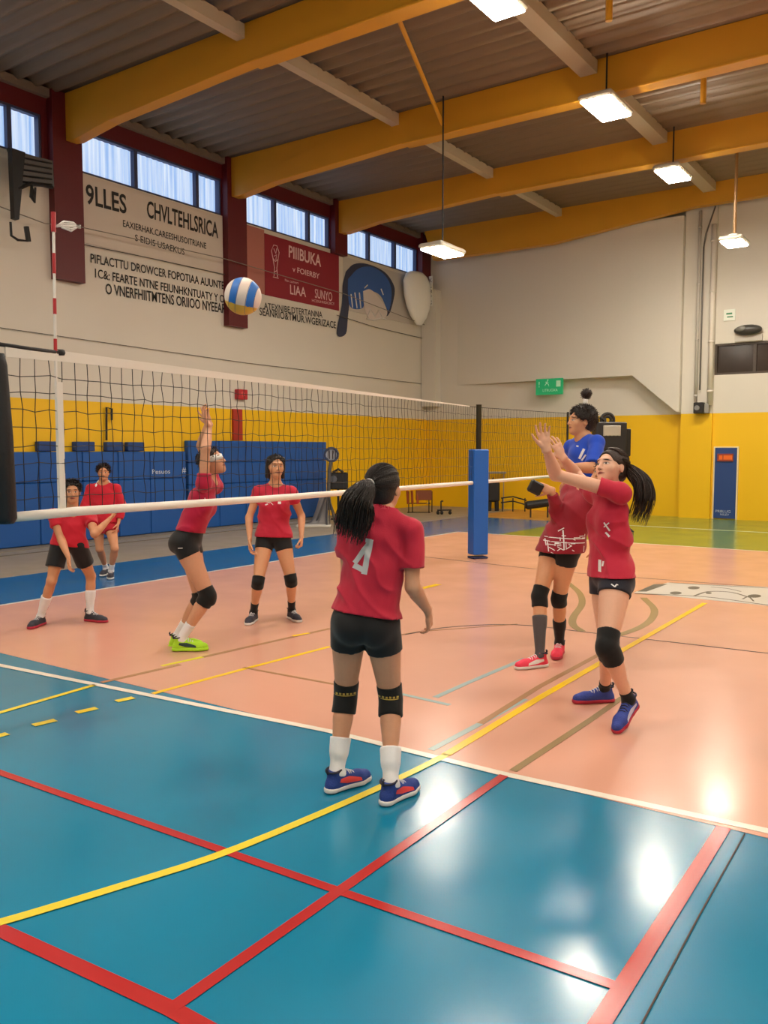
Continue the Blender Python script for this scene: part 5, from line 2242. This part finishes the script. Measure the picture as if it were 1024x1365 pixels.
for u, v in ((421, 699), (446, 697), (436, 702)):
    f_ = fl(u, v)
    b.tube([T_(437, 655), (f_[0], f_[1], 0.02)], 0.022, 7)
    b.tube([T_(439, 665), (f_[0], f_[1] + 0.1, 0.02)], 0.014, 7)
b.build('tripod', mat('grey_tripod', (92, 92, 96), 0.4, metal=0.4), r)
b = MB()
c = T_(451, 641, 0.25)
b.rbox(c, (0.46, 0.32, 0.40), 0.04, AXR)
b.tube([c + ZZ * 0.2 - RT * 0.12, c + ZZ * 0.28, c + ZZ * 0.2 + RT * 0.12], 0.03, 7)
r2 = b.build('loudspeaker', mat('black_speaker', (24, 24, 28), 0.5))
tag(r2, 'black box loudspeaker hanging beside the round fan', 'loudspeaker')
b = MB()
b.tube([c - HF * 0.17 + RT * -0.1 + ZZ * 0.05, c - HF * 0.20 + RT * -0.1 + ZZ * 0.05], 0.08, 14)
b.build('cone', mat('speaker_cone', (90, 94, 104), 0.4), r2)
b = MB()
b.tube([c - ZZ * 0.2, (c[0], c[1], 0.02)], 0.03, 8)
b.tube([(c[0], c[1], 0.0), (c[0], c[1], 0.03)], 0.18, 14)
b.build('support', MDK, r2)
# grey sheet draped down to the floor beside the stand
b = MB()
vs = []
nU = 12
for i in range(nU):
    t = i / (nU - 1)
    top_ = T_(432 - 4 * t + 3, 650 + 45 * t, 0.1 - 0.3 * t)
    bot_ = fl(405 + 35 * t, 700 + 2 * t)
    for j in range(8):
        k = j / 7
        p = T_(434, 652) * (1 - k) + bot_ * k if False else (np.array(T_(428 + 10 * t, 655 + 6 * t, 0.15)) * (1 - k) + np.array([bot_[0], bot_[1], 0.02]) * k)
        p = p - ZZ * 0.25 * math.sin(k * math.pi) * (1 - t) + RT * 0.03 * math.sin(t * 18)
        p[2] = max(p[2], 0.015)
        vs.append(p)
b.add(vs, [(i * 8 + j, i * 8 + j + 1, (i + 1) * 8 + j + 1, (i + 1) * 8 + j) for i in range(nU - 1) for j in range(7)])
o = b.build('draped_sheet', mat('grey_sheet', (150, 146, 142), 0.7), None, True)
sm_ = o.modifiers.new('thick', 'SOLIDIFY')
sm_.thickness = 0.012
tag(o, 'grey sheet draped to the floor at the foot of the tripod', 'sheet')
b = MB()
q = fl(418, 702)
b.rbox((q[0], q[1], 0.02), (0.75, 0.4, 0.04), 0.02, AXR)
tag(b.build('floor_board', mat('pale_board', (206, 202, 194), 0.5)), 'low pale board on the blue strip below the tripod', 'board')

# chair-like trolley and bench beyond the net
gz = fl(562, 684)
cd = depth_of(gz)
r = empty('folding_chair', (gz[0], gz[1], 0), 'brown folding chair beyond the net against the yellow wall', 'chair')
b = MB()
b.rbox(T_(565, 660), (0.42, 0.06, 0.26), 0.015, AXR)
b.build('backrest', mat('brown_board', (126, 62, 28), 0.5), r)
b = MB()
for u in (543, 549, 556):
    b.tube([T_(u, 654), T_(u + 1, 672)], 0.035, 6)
b.build('side_panel', mat('rust_panel', (150, 66, 26), 0.5), r)
b = MB()
for u, d in ((545, 0), (572, 0), (550, 0.3), (576, 0.3)):
    p = T_(u, 655, d)
    b.tube([p, (p[0], p[1], 0.0)], 0.014, 6)
b.tube([T_(543, 671), T_(574, 671)], 0.014, 6)
b.tube([T_(543, 683), T_(574, 683)], 0.012, 6)
b.build('chair_frame', MDK, r)
gz = fl(592, 686)
cd = depth_of(gz)
r = empty('low_trolley', (gz[0], gz[1], 0), 'small low metal trolley frame beside the brown chair', 'trolley')
b = MB()
b.tube([T_(588, 668), T_(588, 683)], 0.02, 6)
b.tube([T_(583, 680), T_(602, 680)], 0.02, 6)
b.tube([T_(588, 668), T_(591, 668)], 0.02, 6)
b.build('trolley_frame', MDK, r)
b = MB()
for u in (584, 589, 600):
    p = T_(u, 684)
    b.ell((p[0], p[1], 0.05), (0.05, 0.03, 0.05), nu=10, nv=6)
b.build('wheels', MDK, r)

gz = fl(657, 681)
cd = depth_of(gz)
r = empty('equipment_bag', (gz[0], gz[1], 0), 'tall black bag standing right behind the blue padded post', 'bag')
b = MB()
b.rbox((T_(658, 660)[0], T_(658, 660)[1], 0.52), (0.32, 0.25, 0.55), 0.06, AXR)
b.build('bag_body', mat('black_bag', (26, 24, 26), 0.6), r)
b = MB()
for dx in (-0.09, 0.1):
    b.tube([gz + RT * dx + ZZ * 0.3, gz + RT * dx * 1.1 + ZZ * 0.0], 0.06, 8)
b.build('foot', mat('black_bag', (26, 24, 26), 0.6), r)
b = MB()
b.tube([gz + RT * -0.05 + ZZ * 0.78, gz + RT * 0 + ZZ * 0.9, gz + RT * 0.06 + ZZ * 0.78], 0.02, 6)
b.build('handle', mat('black_bag', (26, 24, 26), 0.6), r)
b = MB()
p = T_(662, 630, 0.45)
b.rbox((p[0], p[1], p[2]), (0.5, 0.3, 0.05), 0.02, AXR)
for dx in (-0.2, 0.2):
    b.tube([p + RT * dx, (p[0] + RT[0] * dx, p[1] + RT[1] * dx, 0)], 0.012, 6)
tag(b.build('side_table', mat('grey_table', (150, 146, 140), 0.5)), 'small grey high table behind the blue padded post', 'table')
gz = fl(686, 682)
cd = depth_of(gz)
b = MB()
for k in range(2):
    b.tube([T_(668, 664 + 6 * k), T_(684, 662 + 6 * k), T_(702, 667 + 6 * k)], 0.02, 6)
for u in (670, 684, 700):
    p = T_(u, 664)
    b.tube([p, (p[0], p[1], 0.0)], 0.016, 6)
tag(b.build('bench_frame', MDK), 'low dark metal bench frame beyond the net end', 'bench')
gz = fl(712, 690)
cd = depth_of(gz)
b = MB()
zc = 0.30
p0_, p1_ = T_(700, 674), T_(738, 669)
b.tube([p0_, p0_ + (p1_ - p0_) * 0.06, p0_ + (p1_ - p0_) * 0.94, p1_], [0.06, 0.10, 0.10, 0.06], 12)
for pq in (p0_ + (p1_ - p0_) * 0.2, p0_ + (p1_ - p0_) * 0.8):
    b.tube([pq, (pq[0], pq[1], 0)], 0.02, 6)
tag(b.build('roller', mat('black_roller', (30, 28, 28), 0.6), None, False), 'black padded roller on short legs behind the dark red player', 'roller')


# ================================================================ people
RED = fabric_mat('red_jersey', (186, 32, 60))
MAROON = fabric_mat('crimson_jersey', (178, 22, 62))
DKRED = fabric_mat('deep_red_jersey', (140, 18, 38))
SWEAT = fabric_mat('red_sweatshirt', (188, 20, 44))
BLUEJ = fabric_mat('royal_blue_jersey', (20, 70, 190))
BLACKF = fabric_mat('black_fabric', (20, 20, 24), 0.7)
NAVYF = fabric_mat('dark_navy_fabric', (22, 22, 38), 0.7)
PADF = fabric_mat('black_pad_fabric', (14, 14, 16), 0.8)
GREYF = fabric_mat('grey_sleeve_fabric', (78, 74, 78), 0.8)
WSOCK = fabric_mat('white_sock', (228, 228, 232), 0.85)
BSOCK = fabric_mat('black_sock', (22, 22, 26), 0.85)
WHITEP = mat('white_print', (222, 220, 220), 0.6)
GREYP = mat('silver_print', (190, 192, 198), 0.5)
RUBW = mat('white_rubber', (215, 212, 210), 0.6)
RUBR = mat('red_rubber', (170, 30, 60), 0.6)
RUBK = mat('dark_rubber', (60, 58, 62), 0.6)
LACE = mat('white_lace', (220, 220, 225), 0.8)
LACEK = mat('dark_lace', (40, 40, 60), 0.8)
SH_NAVY = mat('navy_mesh', (30, 60, 140), 0.7, bump=0.3, scale=150)
SH_BLUE = mat('blue_mesh', (44, 64, 150), 0.7, bump=0.3, scale=150)
SH_GREEN = mat('lime_mesh', (170, 225, 40), 0.7, bump=0.3, scale=150)
SH_DARK = mat('charcoal_mesh', (48, 48, 62), 0.7, bump=0.3, scale=150)
SH_PINK = mat('pink_red_mesh', (225, 50, 80), 0.7, bump=0.3, scale=150)
STR_RED = mat('coral_panel', (230, 70, 70), 0.6)
STR_GRN = mat('dark_green_panel', (30, 60, 60), 0.6)
STR_SLV = mat('pale_panel', (190, 195, 225), 0.6)
HAIR_B = hair_mat('near_black_hair', (34, 26, 24))
HAIR_D = hair_mat('dark_brown_hair', (48, 34, 28))

SK1 = skin_mat('skin_tan', (205, 152, 122))
SK2 = skin_mat('skin_light', (222, 172, 146))
SK3 = skin_mat('skin_olive', (208, 154, 118))
SK4 = skin_mat('skin_warm', (200, 142, 106))


def prints(J, name, strokes, org, xd, nd, m, which='shirt'):
    """strokes: list of quads/polygons in metres"""
    sh = [([(x, y) for x, y in s], [tuple(range(len(s)))]) for s in strokes]
    return decal(name, sh, J[which + '_m'], org, xd, nd, m, J['shirt'] if which == 'shirt' else J['shorts_o'])


def bar(x0, y0, x1, y1, w):
    dx, dy = x1 - x0, y1 - y0
    L = math.hypot(dx, dy) + 1e-9
    nx, ny = -dy / L * w / 2, dx / L * w / 2
    return [(x0 + nx, y0 + ny), (x0 - nx, y0 - ny), (x1 - nx, y1 - ny), (x1 + nx, y1 + ny)]


def number_four():
    o = [bar(0.028, 0.075, -0.036, -0.036, 0.026), bar(-0.038, -0.045, 0.030, -0.066, 0.026), bar(0.028, 0.088, 0.022, -0.080, 0.030), bar(0.004, 0.080, 0.034, 0.080, 0.020)]
    return o


# ---- the player in front, seen from behind
P4 = person(dict(key='four', label='woman seen from behind in red number 4 shirt with long dark ponytail', S=1.62, D=4.15, seed=2,
                 pelvis=(488, 826), neck=(507, 689), head=(512, 652, 0.03), hip_face=8, chest_face=14, head_face=(22, 4), head_tilt=0,
                 arm_l=[(464, 768, False), (482, 762, False)], arm_r=[(550, 782, False), (570, 813, False)],
                 hand_r=dict(dir=(20, -68), palm=(-70, 0), curl=(0.35, 0.5, 0.35)),
                 leg_l=dict(knee=(461, 927), ankle=(449, 1029), toe=(48, 0), pad=(0.085, 0.085, True), sock=(0.165, WSOCK), shoe=[SH_NAVY, RUBW, LACE, STR_RED]),
                 leg_r=dict(knee=(521, 932), ankle=(521, 1044), toe=(38, 0), pad=(0.085, 0.085, True), sock=(0.165, WSOCK), shoe=[SH_NAVY, RUBW, LACE, STR_RED]),
                 skin=SK1, shirt=RED, shorts=BLACKF, pad_mat=PADF, hem=0.03, sleeve=0.66, loose=0.020, wrinkle=0.015, collar=0.063, collar_up=0.022, fat=1.03, h=0.0052, shorts_len=0.32, fold=-0.8))
fb = -P4['fc']
prints(P4, 'number', number_four(), P4['N'] - P4['up'] * 0.20 - P4['Lc'] * -0.035, -P4['Lc'], fb, GREYP)
for sd in 'lr':
    po, PVv, PFf = P4['padm_' + sd]
    a0 = P4['pad_' + sd][0]
    decal('pad_lettering', [([(x, y) for x, y in bar(-0.045 + 0.018 * i, 0.002 * (i % 2), -0.034 + 0.018 * i, 0.0, 0.010)], [(0, 1, 2, 3)]) for i in range(6)] + [([(x, y) for x, y in bar(-0.055, -0.009, 0.055, -0.009, 0.004)], [(0, 1, 2, 3)])],
          (PVv, PFf), a0 - P4['up'] * 0.055, RT, -HF, mat('gold_print', (190, 160, 70), 0.5), po)
ponytail_hair(P4, HAIR_B, (-0.28, -0.93, 0.05),
              [at(487, 653, 3.99), at(477, 668, 3.96), at(473, 690, 3.98), at(468, 714, 4.0)],
              [0.016, 0.050, 0.078, 0.090, 0.080], seed=3, n=620, tie_mat=WHITEP, cap=hair_cap(P4, nape=-0.112))

# ---- the player on the right reaching up to set
R1 = person(dict(key='setter', label='woman with flowing dark ponytail reaching both hands up, red shirt and blue shoes', S=1.66, D=5.28, seed=5,
                 pelvis=(814, 768), neck=(813, 656), head=(815, 624, -0.02), hip_face=-98, chest_face=-108, head_face=(-122, 16), head_tilt=8,
                 raise_l=0.9, raise_r=0.9,
                 arm_l=[(741, 633, True), (729, 600, True)], arm_r=[(768, 632, False), (751, 611, True)],
                 hand_l=dict(dir=(-85, 78), palm=(180, 10), curl=(0.2, 0.3, 0.25), spread=0.12), hand_r=dict(dir=(-100, 62), palm=(-30, 10), curl=(0.15, 0.3, 0.25), spread=0.12),
                 leg_l=dict(knee=(809, 862), ankle=(838, 932, 5.13), toe=(-138, -24), pad=(0.10, 0.11, True), sock=(0.06, BSOCK), shoe=[SH_BLUE, RUBR, LACEK, STR_SLV]),
                 leg_r=dict(knee=(812, 866), ankle=(806, 917), toe=(-98, 0), pad=(0.08, 0.08, True), sock=(0.07, BSOCK), shoe=[SH_BLUE, RUBR, LACE]),
                 skin=SK2, shirt=RED, shorts=NAVYF, pad_mat=PADF, hem=-0.004, sleeve=0.34, loose=0.022, wrinkle=0.013, shorts_len=0.22, shorts_loose=0.015, h=0.0052, fold=1.0, legfat=1.06))
prints(R1, 'shirt_print', [bar(-0.02, 0.04, 0.012, -0.01, 0.010), bar(-0.022, 0.012, 0.01, 0.04, 0.006), bar(-0.015, -0.02, 0.012, -0.045, 0.012)],
       R1['P'] + R1['up'] * 0.30 + R1['Lc'] * 0.05, nrm(RT), nrm(-HF * 0.8 - RT * 0.6), WHITEP)
prints(R1, 'shirt_logo', [bar(-0.008, 0.04, -0.014, -0.03, 0.012), bar(0.006, 0.035, 0.0, 0.005, 0.006)],
       R1['P'] + R1['up'] * 0.07 + R1['fc'] * 0.08, nrm(RT), -HF, WHITEP)
prints(R1, 'shorts_logo', [bar(-0.018, 0.006, 0.0, -0.008, 0.007), bar(0.0, -0.008, 0.012, 0.006, 0.007), bar(0.012, 0.006, 0.020, 0.002, 0.005)],
       R1['P'] - R1['up'] * 0.025 + R1['fc'] * 0.03, nrm(RT), -HF, WHITEP, 'shorts')
ponytail_hair(R1, HAIR_D, (0.10, -0.98, 0.16),
              [at(843, 629, 5.24), at(856, 643, 5.20), at(859, 665, 5.18), at(851, 692, 5.18)],
              [0.016, 0.042, 0.056, 0.064, 0.058], seed=6, n=330)

# ---- the player behind her, in red with a printed hem
R2 = person(dict(key='behind', label='player in dark red long sleeves and pink shoes, holding a black case', S=1.66, D=6.72, seed=8,
                 pelvis=(750, 722), neck=(779, 654, -0.02), head=(806, 632, 0.0), hip_face=-125, chest_face=-120, head_face=(-130, 10), head_tilt=0,
                 arm_l=[(796, 700, False), (796, 728, False)], arm_r=[(744, 690, True), (736, 655, True)],
                 hand_r=dict(dir=(-95, 15), palm=(-20, 0), curl=(0.5, 0.7, 0.5)),
                 leg_r=dict(knee=(719, 795), ankle=(720, 873), toe=(-112, 0), pad=(0.08, 0.08, True), sock=(0.30, GREYF), shoe=[SH_PINK, RUBW, LACE, WHITEP]),
                 leg_l=dict(knee=(745, 798), ankle=(746, 857), toe=(-160, 0), pad=(0.06, 0.06, True), sock=(0.22, BSOCK), shoe=[SH_PINK, RUBR, LACE]),
                 skin=SK3, shirt=DKRED, shorts=BLACKF, pad_mat=PADF, hem=-0.085, sleeve=1.9, loose=0.034, wrinkle=0.009, hem_level=True, shorts_len=0.36, h=0.0065, fat=1.08))
pr = random.Random(4)
stro = []
for i in range(26):
    x, y = pr.uniform(-0.15, 0.15), pr.uniform(-0.085, 0.085)
    a = pr.choice([0, 0, 1.57, 0.6, -0.5])
    L = pr.uniform(0.02, 0.055)
    stro.append(bar(x, y, x + math.cos(a) * L, y + math.sin(a) * L, 0.006))
stro += [bar(-0.16, 0.03, 0.14, 0.025, 0.006), bar(-0.16, 0.0, 0.14, -0.008, 0.006), bar(-0.03, 0.09, -0.03, -0.06, 0.009)]
prints(R2, 'hem_print', stro, R2['P'] + R2['up'] * 0.015, nrm(RT), -HF, WHITEP)
short_hair(R2, HAIR_D, 9, 300, 0.02)

# ---- the blue player above them
U = person(dict(key='blue', label='player in royal blue jersey with dark topknot, seen above the red players', S=1.76, D=7.35, seed=11, base=0.3,
                pelvis=(786, 668), neck=(778, 586), head=(775, 562, -0.02), hip_face=-95, chest_face=-112, head_face=(-98, 5), head_tilt=0,
                arm_l=[(790, 624, True), (760, 622, True)], arm_r=[(772, 628, False), (757, 640, False)],
                hand_l=dict(dir=(-90, 20), palm=(0, 0)),
                leg_l=dict(knee=(800, 735), ankle=(822, 760, 7.55), toe=(-70, -80), sock=(0.10, BSOCK), shoe=[SH_DARK, RUBW, LACE]),
                leg_r=dict(knee=(804, 730), ankle=(824, 752, 7.7), toe=(-70, -80), sock=(0.10, BSOCK), shoe=[SH_DARK, RUBW, LACE]),
                skin=SK3, shirt=BLUEJ, shorts=BLACKF, pad_mat=PADF, hem=0.0, sleeve=0.9, loose=0.030, h=0.0065, fat=1.12, female=False, collar=0.056))
prints(U, 'jersey_print', [bar(-0.01, -0.035, 0.03, 0.05, 0.022), bar(0.01, -0.05, 0.045, 0.0, 0.014), bar(-0.04, 0.075, -0.02, 0.07, 0.012)],
       U['N'] - U['up'] * 0.13 - RT * 0.03, nrm(RT), nrm(-HF - RT * 0.3), WHITEP)
ho = short_hair(U, HAIR_B, 12, 1100, 0.026, cap=hair_cap(U, 0.020), lift=0.3)
bx, by, bz = U['ax']
m_ = MB()
for (a, b, c, r) in ((0, -0.085, 0.03, 0.060), (0, -0.06, 0.075, 0.055)):
    m_.ell(U['Hc'] + bx * a + by * b + bz * c, (r, r, r), nu=14, nv=9)
rr_ = np.random.RandomState(4)
for i in range(500):
    v = nrm(rr_.normal(size=3))
    c0 = U['Hc'] + by * -0.085 + bz * 0.03 if i % 2 else U['Hc'] + by * -0.06 + bz * 0.075
    p = c0 + v * 0.056
    m_.tube([p, p + v * 0.006 + rr_.normal(size=3) * 0.006, p + v * 0.008 + rr_.normal(size=3) * 0.010], [0.003, 0.0025, 0.001], 3, cap=False)
m_.build('curly_hair', HAIR_B, ho, True)
m_ = MB()
m_.ell(at(782, 525, 7.33), (0.045, 0.045, 0.042), nu=14, nv=9)
c0 = at(782, 525, 7.33)
for i in range(220):
    v = nrm(rr_.normal(size=3))
    p = c0 + v * 0.042
    m_.tube([p, p + v * 0.008 + rr_.normal(size=3) * 0.004], [0.003, 0.001], 3, cap=False)
m_.build('topknot', HAIR_B, U['root'], True)
m_ = MB()
m_.tube([at(781, 532, 7.33), at(780, 541, 7.34)], 0.02, 10)
m_.build('hair_tie', WHITEP, U['root'], True)

# ---- the attacker reaching up beyond the net
JP = person(dict(key='jumper', label='woman beyond the net stretching one bare arm overhead, white eye visor and lime shoes', S=1.70, D=7.12, seed=14,
                 pelvis=(250, 720), neck=(277, 645), head=(283, 616, -0.02), hip_face=92, chest_face=100, head_face=(102, 20), head_tilt=0,
                 raise_l=1.0, raise_r=1.0,
                 arm_r=[(274, 598, True), (279, 567, False)], arm_l=[(268, 594, False), (276, 566, True)],
                 hand_r=dict(dir=(-80, 66), palm=(8, 10), curl=(0.1, 0.25, 0.25), spread=0.26), hand_l=dict(dir=(-80, 70), palm=(95, 20), spread=0.15),
                 leg_r=dict(knee=(278, 795), ankle=(241, 852, 7.08), toe=(84, 0), pad=(0.075, 0.08, True), sock=(0.15, WSOCK), shoe=[SH_GREEN, SH_GREEN, LACE, STR_GRN]),
                 leg_l=dict(knee=(268, 798), ankle=(236, 848, 7.28), toe=(90, 0), pad=(0.06, 0.06, True), sock=(0.15, WSOCK), shoe=[SH_GREEN, SH_GREEN, LACE]),
                 skin=SK1, shirt=MAROON, shorts=BLACKF, pad_mat=PADF, hem=0.075, sleeve=0.30, loose=0.014, h=0.0065, shorts_len=0.26, fat=1.03, hem_tilt=0.2, legfat=1.06))
short_hair(JP, HAIR_D, 15, 600, 0.02)
jx, jy, jz = JP['ax']
vis = MB()
pts = []
for a in np.linspace(-1.75, 1.75, 15):
    for zz in (-0.018, 0.030):
        r = 1.0 if zz < 0 else 0.97
        pts.append(JP['Hc'] + jx * math.sin(a) * 0.084 * r + jy * (math.cos(a) * 0.112 - 0.010) * r + jz * (zz + 0.012))
fs = [(2 * i, 2 * i + 2, 2 * i + 3, 2 * i + 1) for i in range(14)]
vis.add(pts, fs)
vo = vis.build('eye_visor', mat('white_visor', (225, 228, 226), 0.35), JP['root'], True)
sm = vo.modifiers.new('thick', 'SOLIDIFY')
sm.thickness = 0.006
prints(JP, 'shorts_logo', [bar(-0.02, 0, 0.02, 0.002, 0.008)], JP['P'] - JP['up'] * 0.05, nrm(RT), -HF, WHITEP, 'shorts')
prints(JP, 'shirt_print', [bar(0, 0.03, 0.01, -0.01, 0.006), bar(0.0, -0.03, 0.05, -0.03, 0.008)], JP['N'] - JP['up'] * 0.13 + JP['fc'] * 0.05, nrm(RT), -HF, WHITEP)

# ---- woman standing beyond the net, facing us
CW = person(dict(key='centre', label='woman standing beyond the net facing the camera, arms down, red shirt and black knee pads', S=1.60, D=8.25, seed=17,
                 pelvis=(365, 714), neck=(367, 650), head=(368, 622, -0.05), hip_face=180, chest_face=176, head_face=(160, 0), head_tilt=-3,
                 arm_r=[(332, 690, True), (333, 719, True)], arm_l=[(402, 688, False), (402, 715, True)],
                 hand_r=dict(dir=(170, -80), palm=(90, 0), curl=(0.3, 0.5, 0.4)), hand_l=dict(dir=(180, -75), palm=(-90, 0), curl=(0.8, 1.0, 0.8)),
                 leg_r=dict(knee=(344, 776), ankle=(338, 816), toe=(-172, 0), pad=(0.055, 0.06, False), sock=(0.125, BSOCK), shoe=[SH_DARK, RUBW, LACE]),
                 leg_l=dict(knee=(388, 773), ankle=(389, 813), toe=(152, 0), pad=(0.055, 0.06, False), sock=(0.125, BSOCK), shoe=[SH_DARK, RUBW, LACE]),
                 skin=SK3, shirt=RED, shorts=BLACKF, pad_mat=PADF, hem=-0.015, sleeve=0.42, loose=0.024, h=0.0065, shorts_len=0.31, fat=1.02, wrinkle=0.009))
prints(CW, 'shirt_print', [bar(-0.07, 0.03, -0.03, 0.02, 0.008), bar(-0.05, 0.05, 0.0, 0.0, 0.006), bar(-0.075, 0.0, -0.05, 0.01, 0.012), bar(0.045, 0.02, 0.075, 0.02, 0.024)],
       CW['N'] - CW['up'] * 0.16, nrm(RT), -HF, WHITEP)
ho = short_hair(CW, HAIR_B, 18, 500, 0.015)
cx_, cy_, cz_ = CW['ax']
ext = []
for s_ in (-1, 1):
    ext.append(Limb(CW['Hc'] + cx_ * 0.062 * s_ - cy_ * 0.02 + cz_ * 0.07, CW['Hc'] + cx_ * 0.078 * s_ - cy_ * 0.035 - cz_ * 0.10, [(0, 0.030), (0.5, 0.030), (1, 0.018)], k=0.02))
ext.append(Limb(CW['Hc'] - cy_ * 0.085 + cz_ * 0.04, CW['Hc'] - cy_ * 0.085 - cz_ * 0.10, [(0, 0.05), (1, 0.04)], cx_, 1.5, 0.02))
sdf_obj('side_hair', ext, 0.006, HAIR_B, ho)

# ---- crouching boy at the left
B1 = person(dict(key='boy', label='boy beside the net side band crouching with black shorts and tall white socks', S=1.56, D=8.12, seed=20, female=False,
                 pelvis=(92, 722), neck=(97, 683), head=(96, 656, -0.06), hip_face=172, chest_face=158, head_face=(158, 0), head_tilt=0,
                 arm_r=[(82, 720, True), (91, 743, True)], arm_l=[(126, 712, True), (146, 692, False)],
                 hand_r=dict(dir=(150, -75), palm=(90, 0), curl=(0.3, 0.5, 0.4)),
                 leg_r=dict(knee=(69, 774), ankle=(54, 821), toe=(-172, 0), sock=(0.22, WSOCK), shoe=[SH_DARK, RUBR, LACE]),
                 leg_l=dict(knee=(121, 768), ankle=(120, 816), toe=(112, 0), sock=(0.22, WSOCK), shoe=[SH_DARK, RUBR, LACE]),
                 skin=SK4, shirt=SWEAT, shorts=BLACKF, pad_mat=PADF, hem=-0.045, sleeve=0.45, loose=0.018, h=0.0065, shorts_len=0.60, shorts_loose=0.016, fat=0.95, legfat=0.94))
short_hair(B1, HAIR_B, 21, 900, 0.028, cap=hair_cap(B1, 0.006, nape=-0.05))

# ---- boy further back by the wall pads
B2 = person(dict(key='backboy', label='boy in red sweatshirt and red shorts standing in front of the blue wall pads', S=1.53, D=11.1, seed=23, female=False,
                 pelvis=(138, 692), neck=(138, 647), head=(138, 630, -0.04), hip_face=175, chest_face=172, head_face=(165, 0), head_tilt=0,
                 arm_r=[(113, 676, True), (122, 695, True)], arm_l=[(163, 676, True), (158, 697, True)],
                 leg_r=dict(knee=(133, 732), ankle=(141, 757, 11.35), toe=(178, 0), sock=(0.10, WSOCK), shoe=[SH_DARK, RUBW, LACE]),
                 leg_l=dict(knee=(153, 731), ankle=(148, 761, 11.1), toe=(165, 0), sock=(0.12, WSOCK), shoe=[SH_DARK, RUBW, LACE]),
                 skin=SK4, shirt=SWEAT, shorts=fabric_mat('red_shorts', (176, 18, 40)), pad_mat=PADF, hem=-0.05, sleeve=1.75, loose=0.040, h=0.008, shorts_len=0.45, shorts_loose=0.02, fat=1.12))
short_hair(B2, HAIR_D, 24, 600, 0.035)
m_ = MB()
bx, by, bz = B2['ax']
nn = B2['N']
m_.tube([nn + bx * 0.09 + by * 0.06 - ZZ * 0.08, nn + bx * 0.085 + by * 0.03 + ZZ * 0.0, nn + bx * 0.06 - by * 0.05 + ZZ * 0.05, nn - bx * 0.06 - by * 0.05 + ZZ * 0.05, nn - bx * 0.085 + by * 0.03, nn - bx * 0.07 + by * 0.09 - ZZ * 0.08], 0.022, 8)
m_.build('neck_towel', WSOCK, B2['root'], True)

# case held by the player behind
cm = MB()
gq = at(714, 650, 6.55)
cm.rbox(gq, (0.11, 0.05, 0.10), 0.018, [nrm(RT + ZZ * -0.5), HF, nrm(ZZ + RT * 0.5)])
bo = cm.build('camera_case', mat('black_plastic', (18, 18, 20), 0.45))
tag(bo, 'small black case held in the hand of the dark red player', 'case')
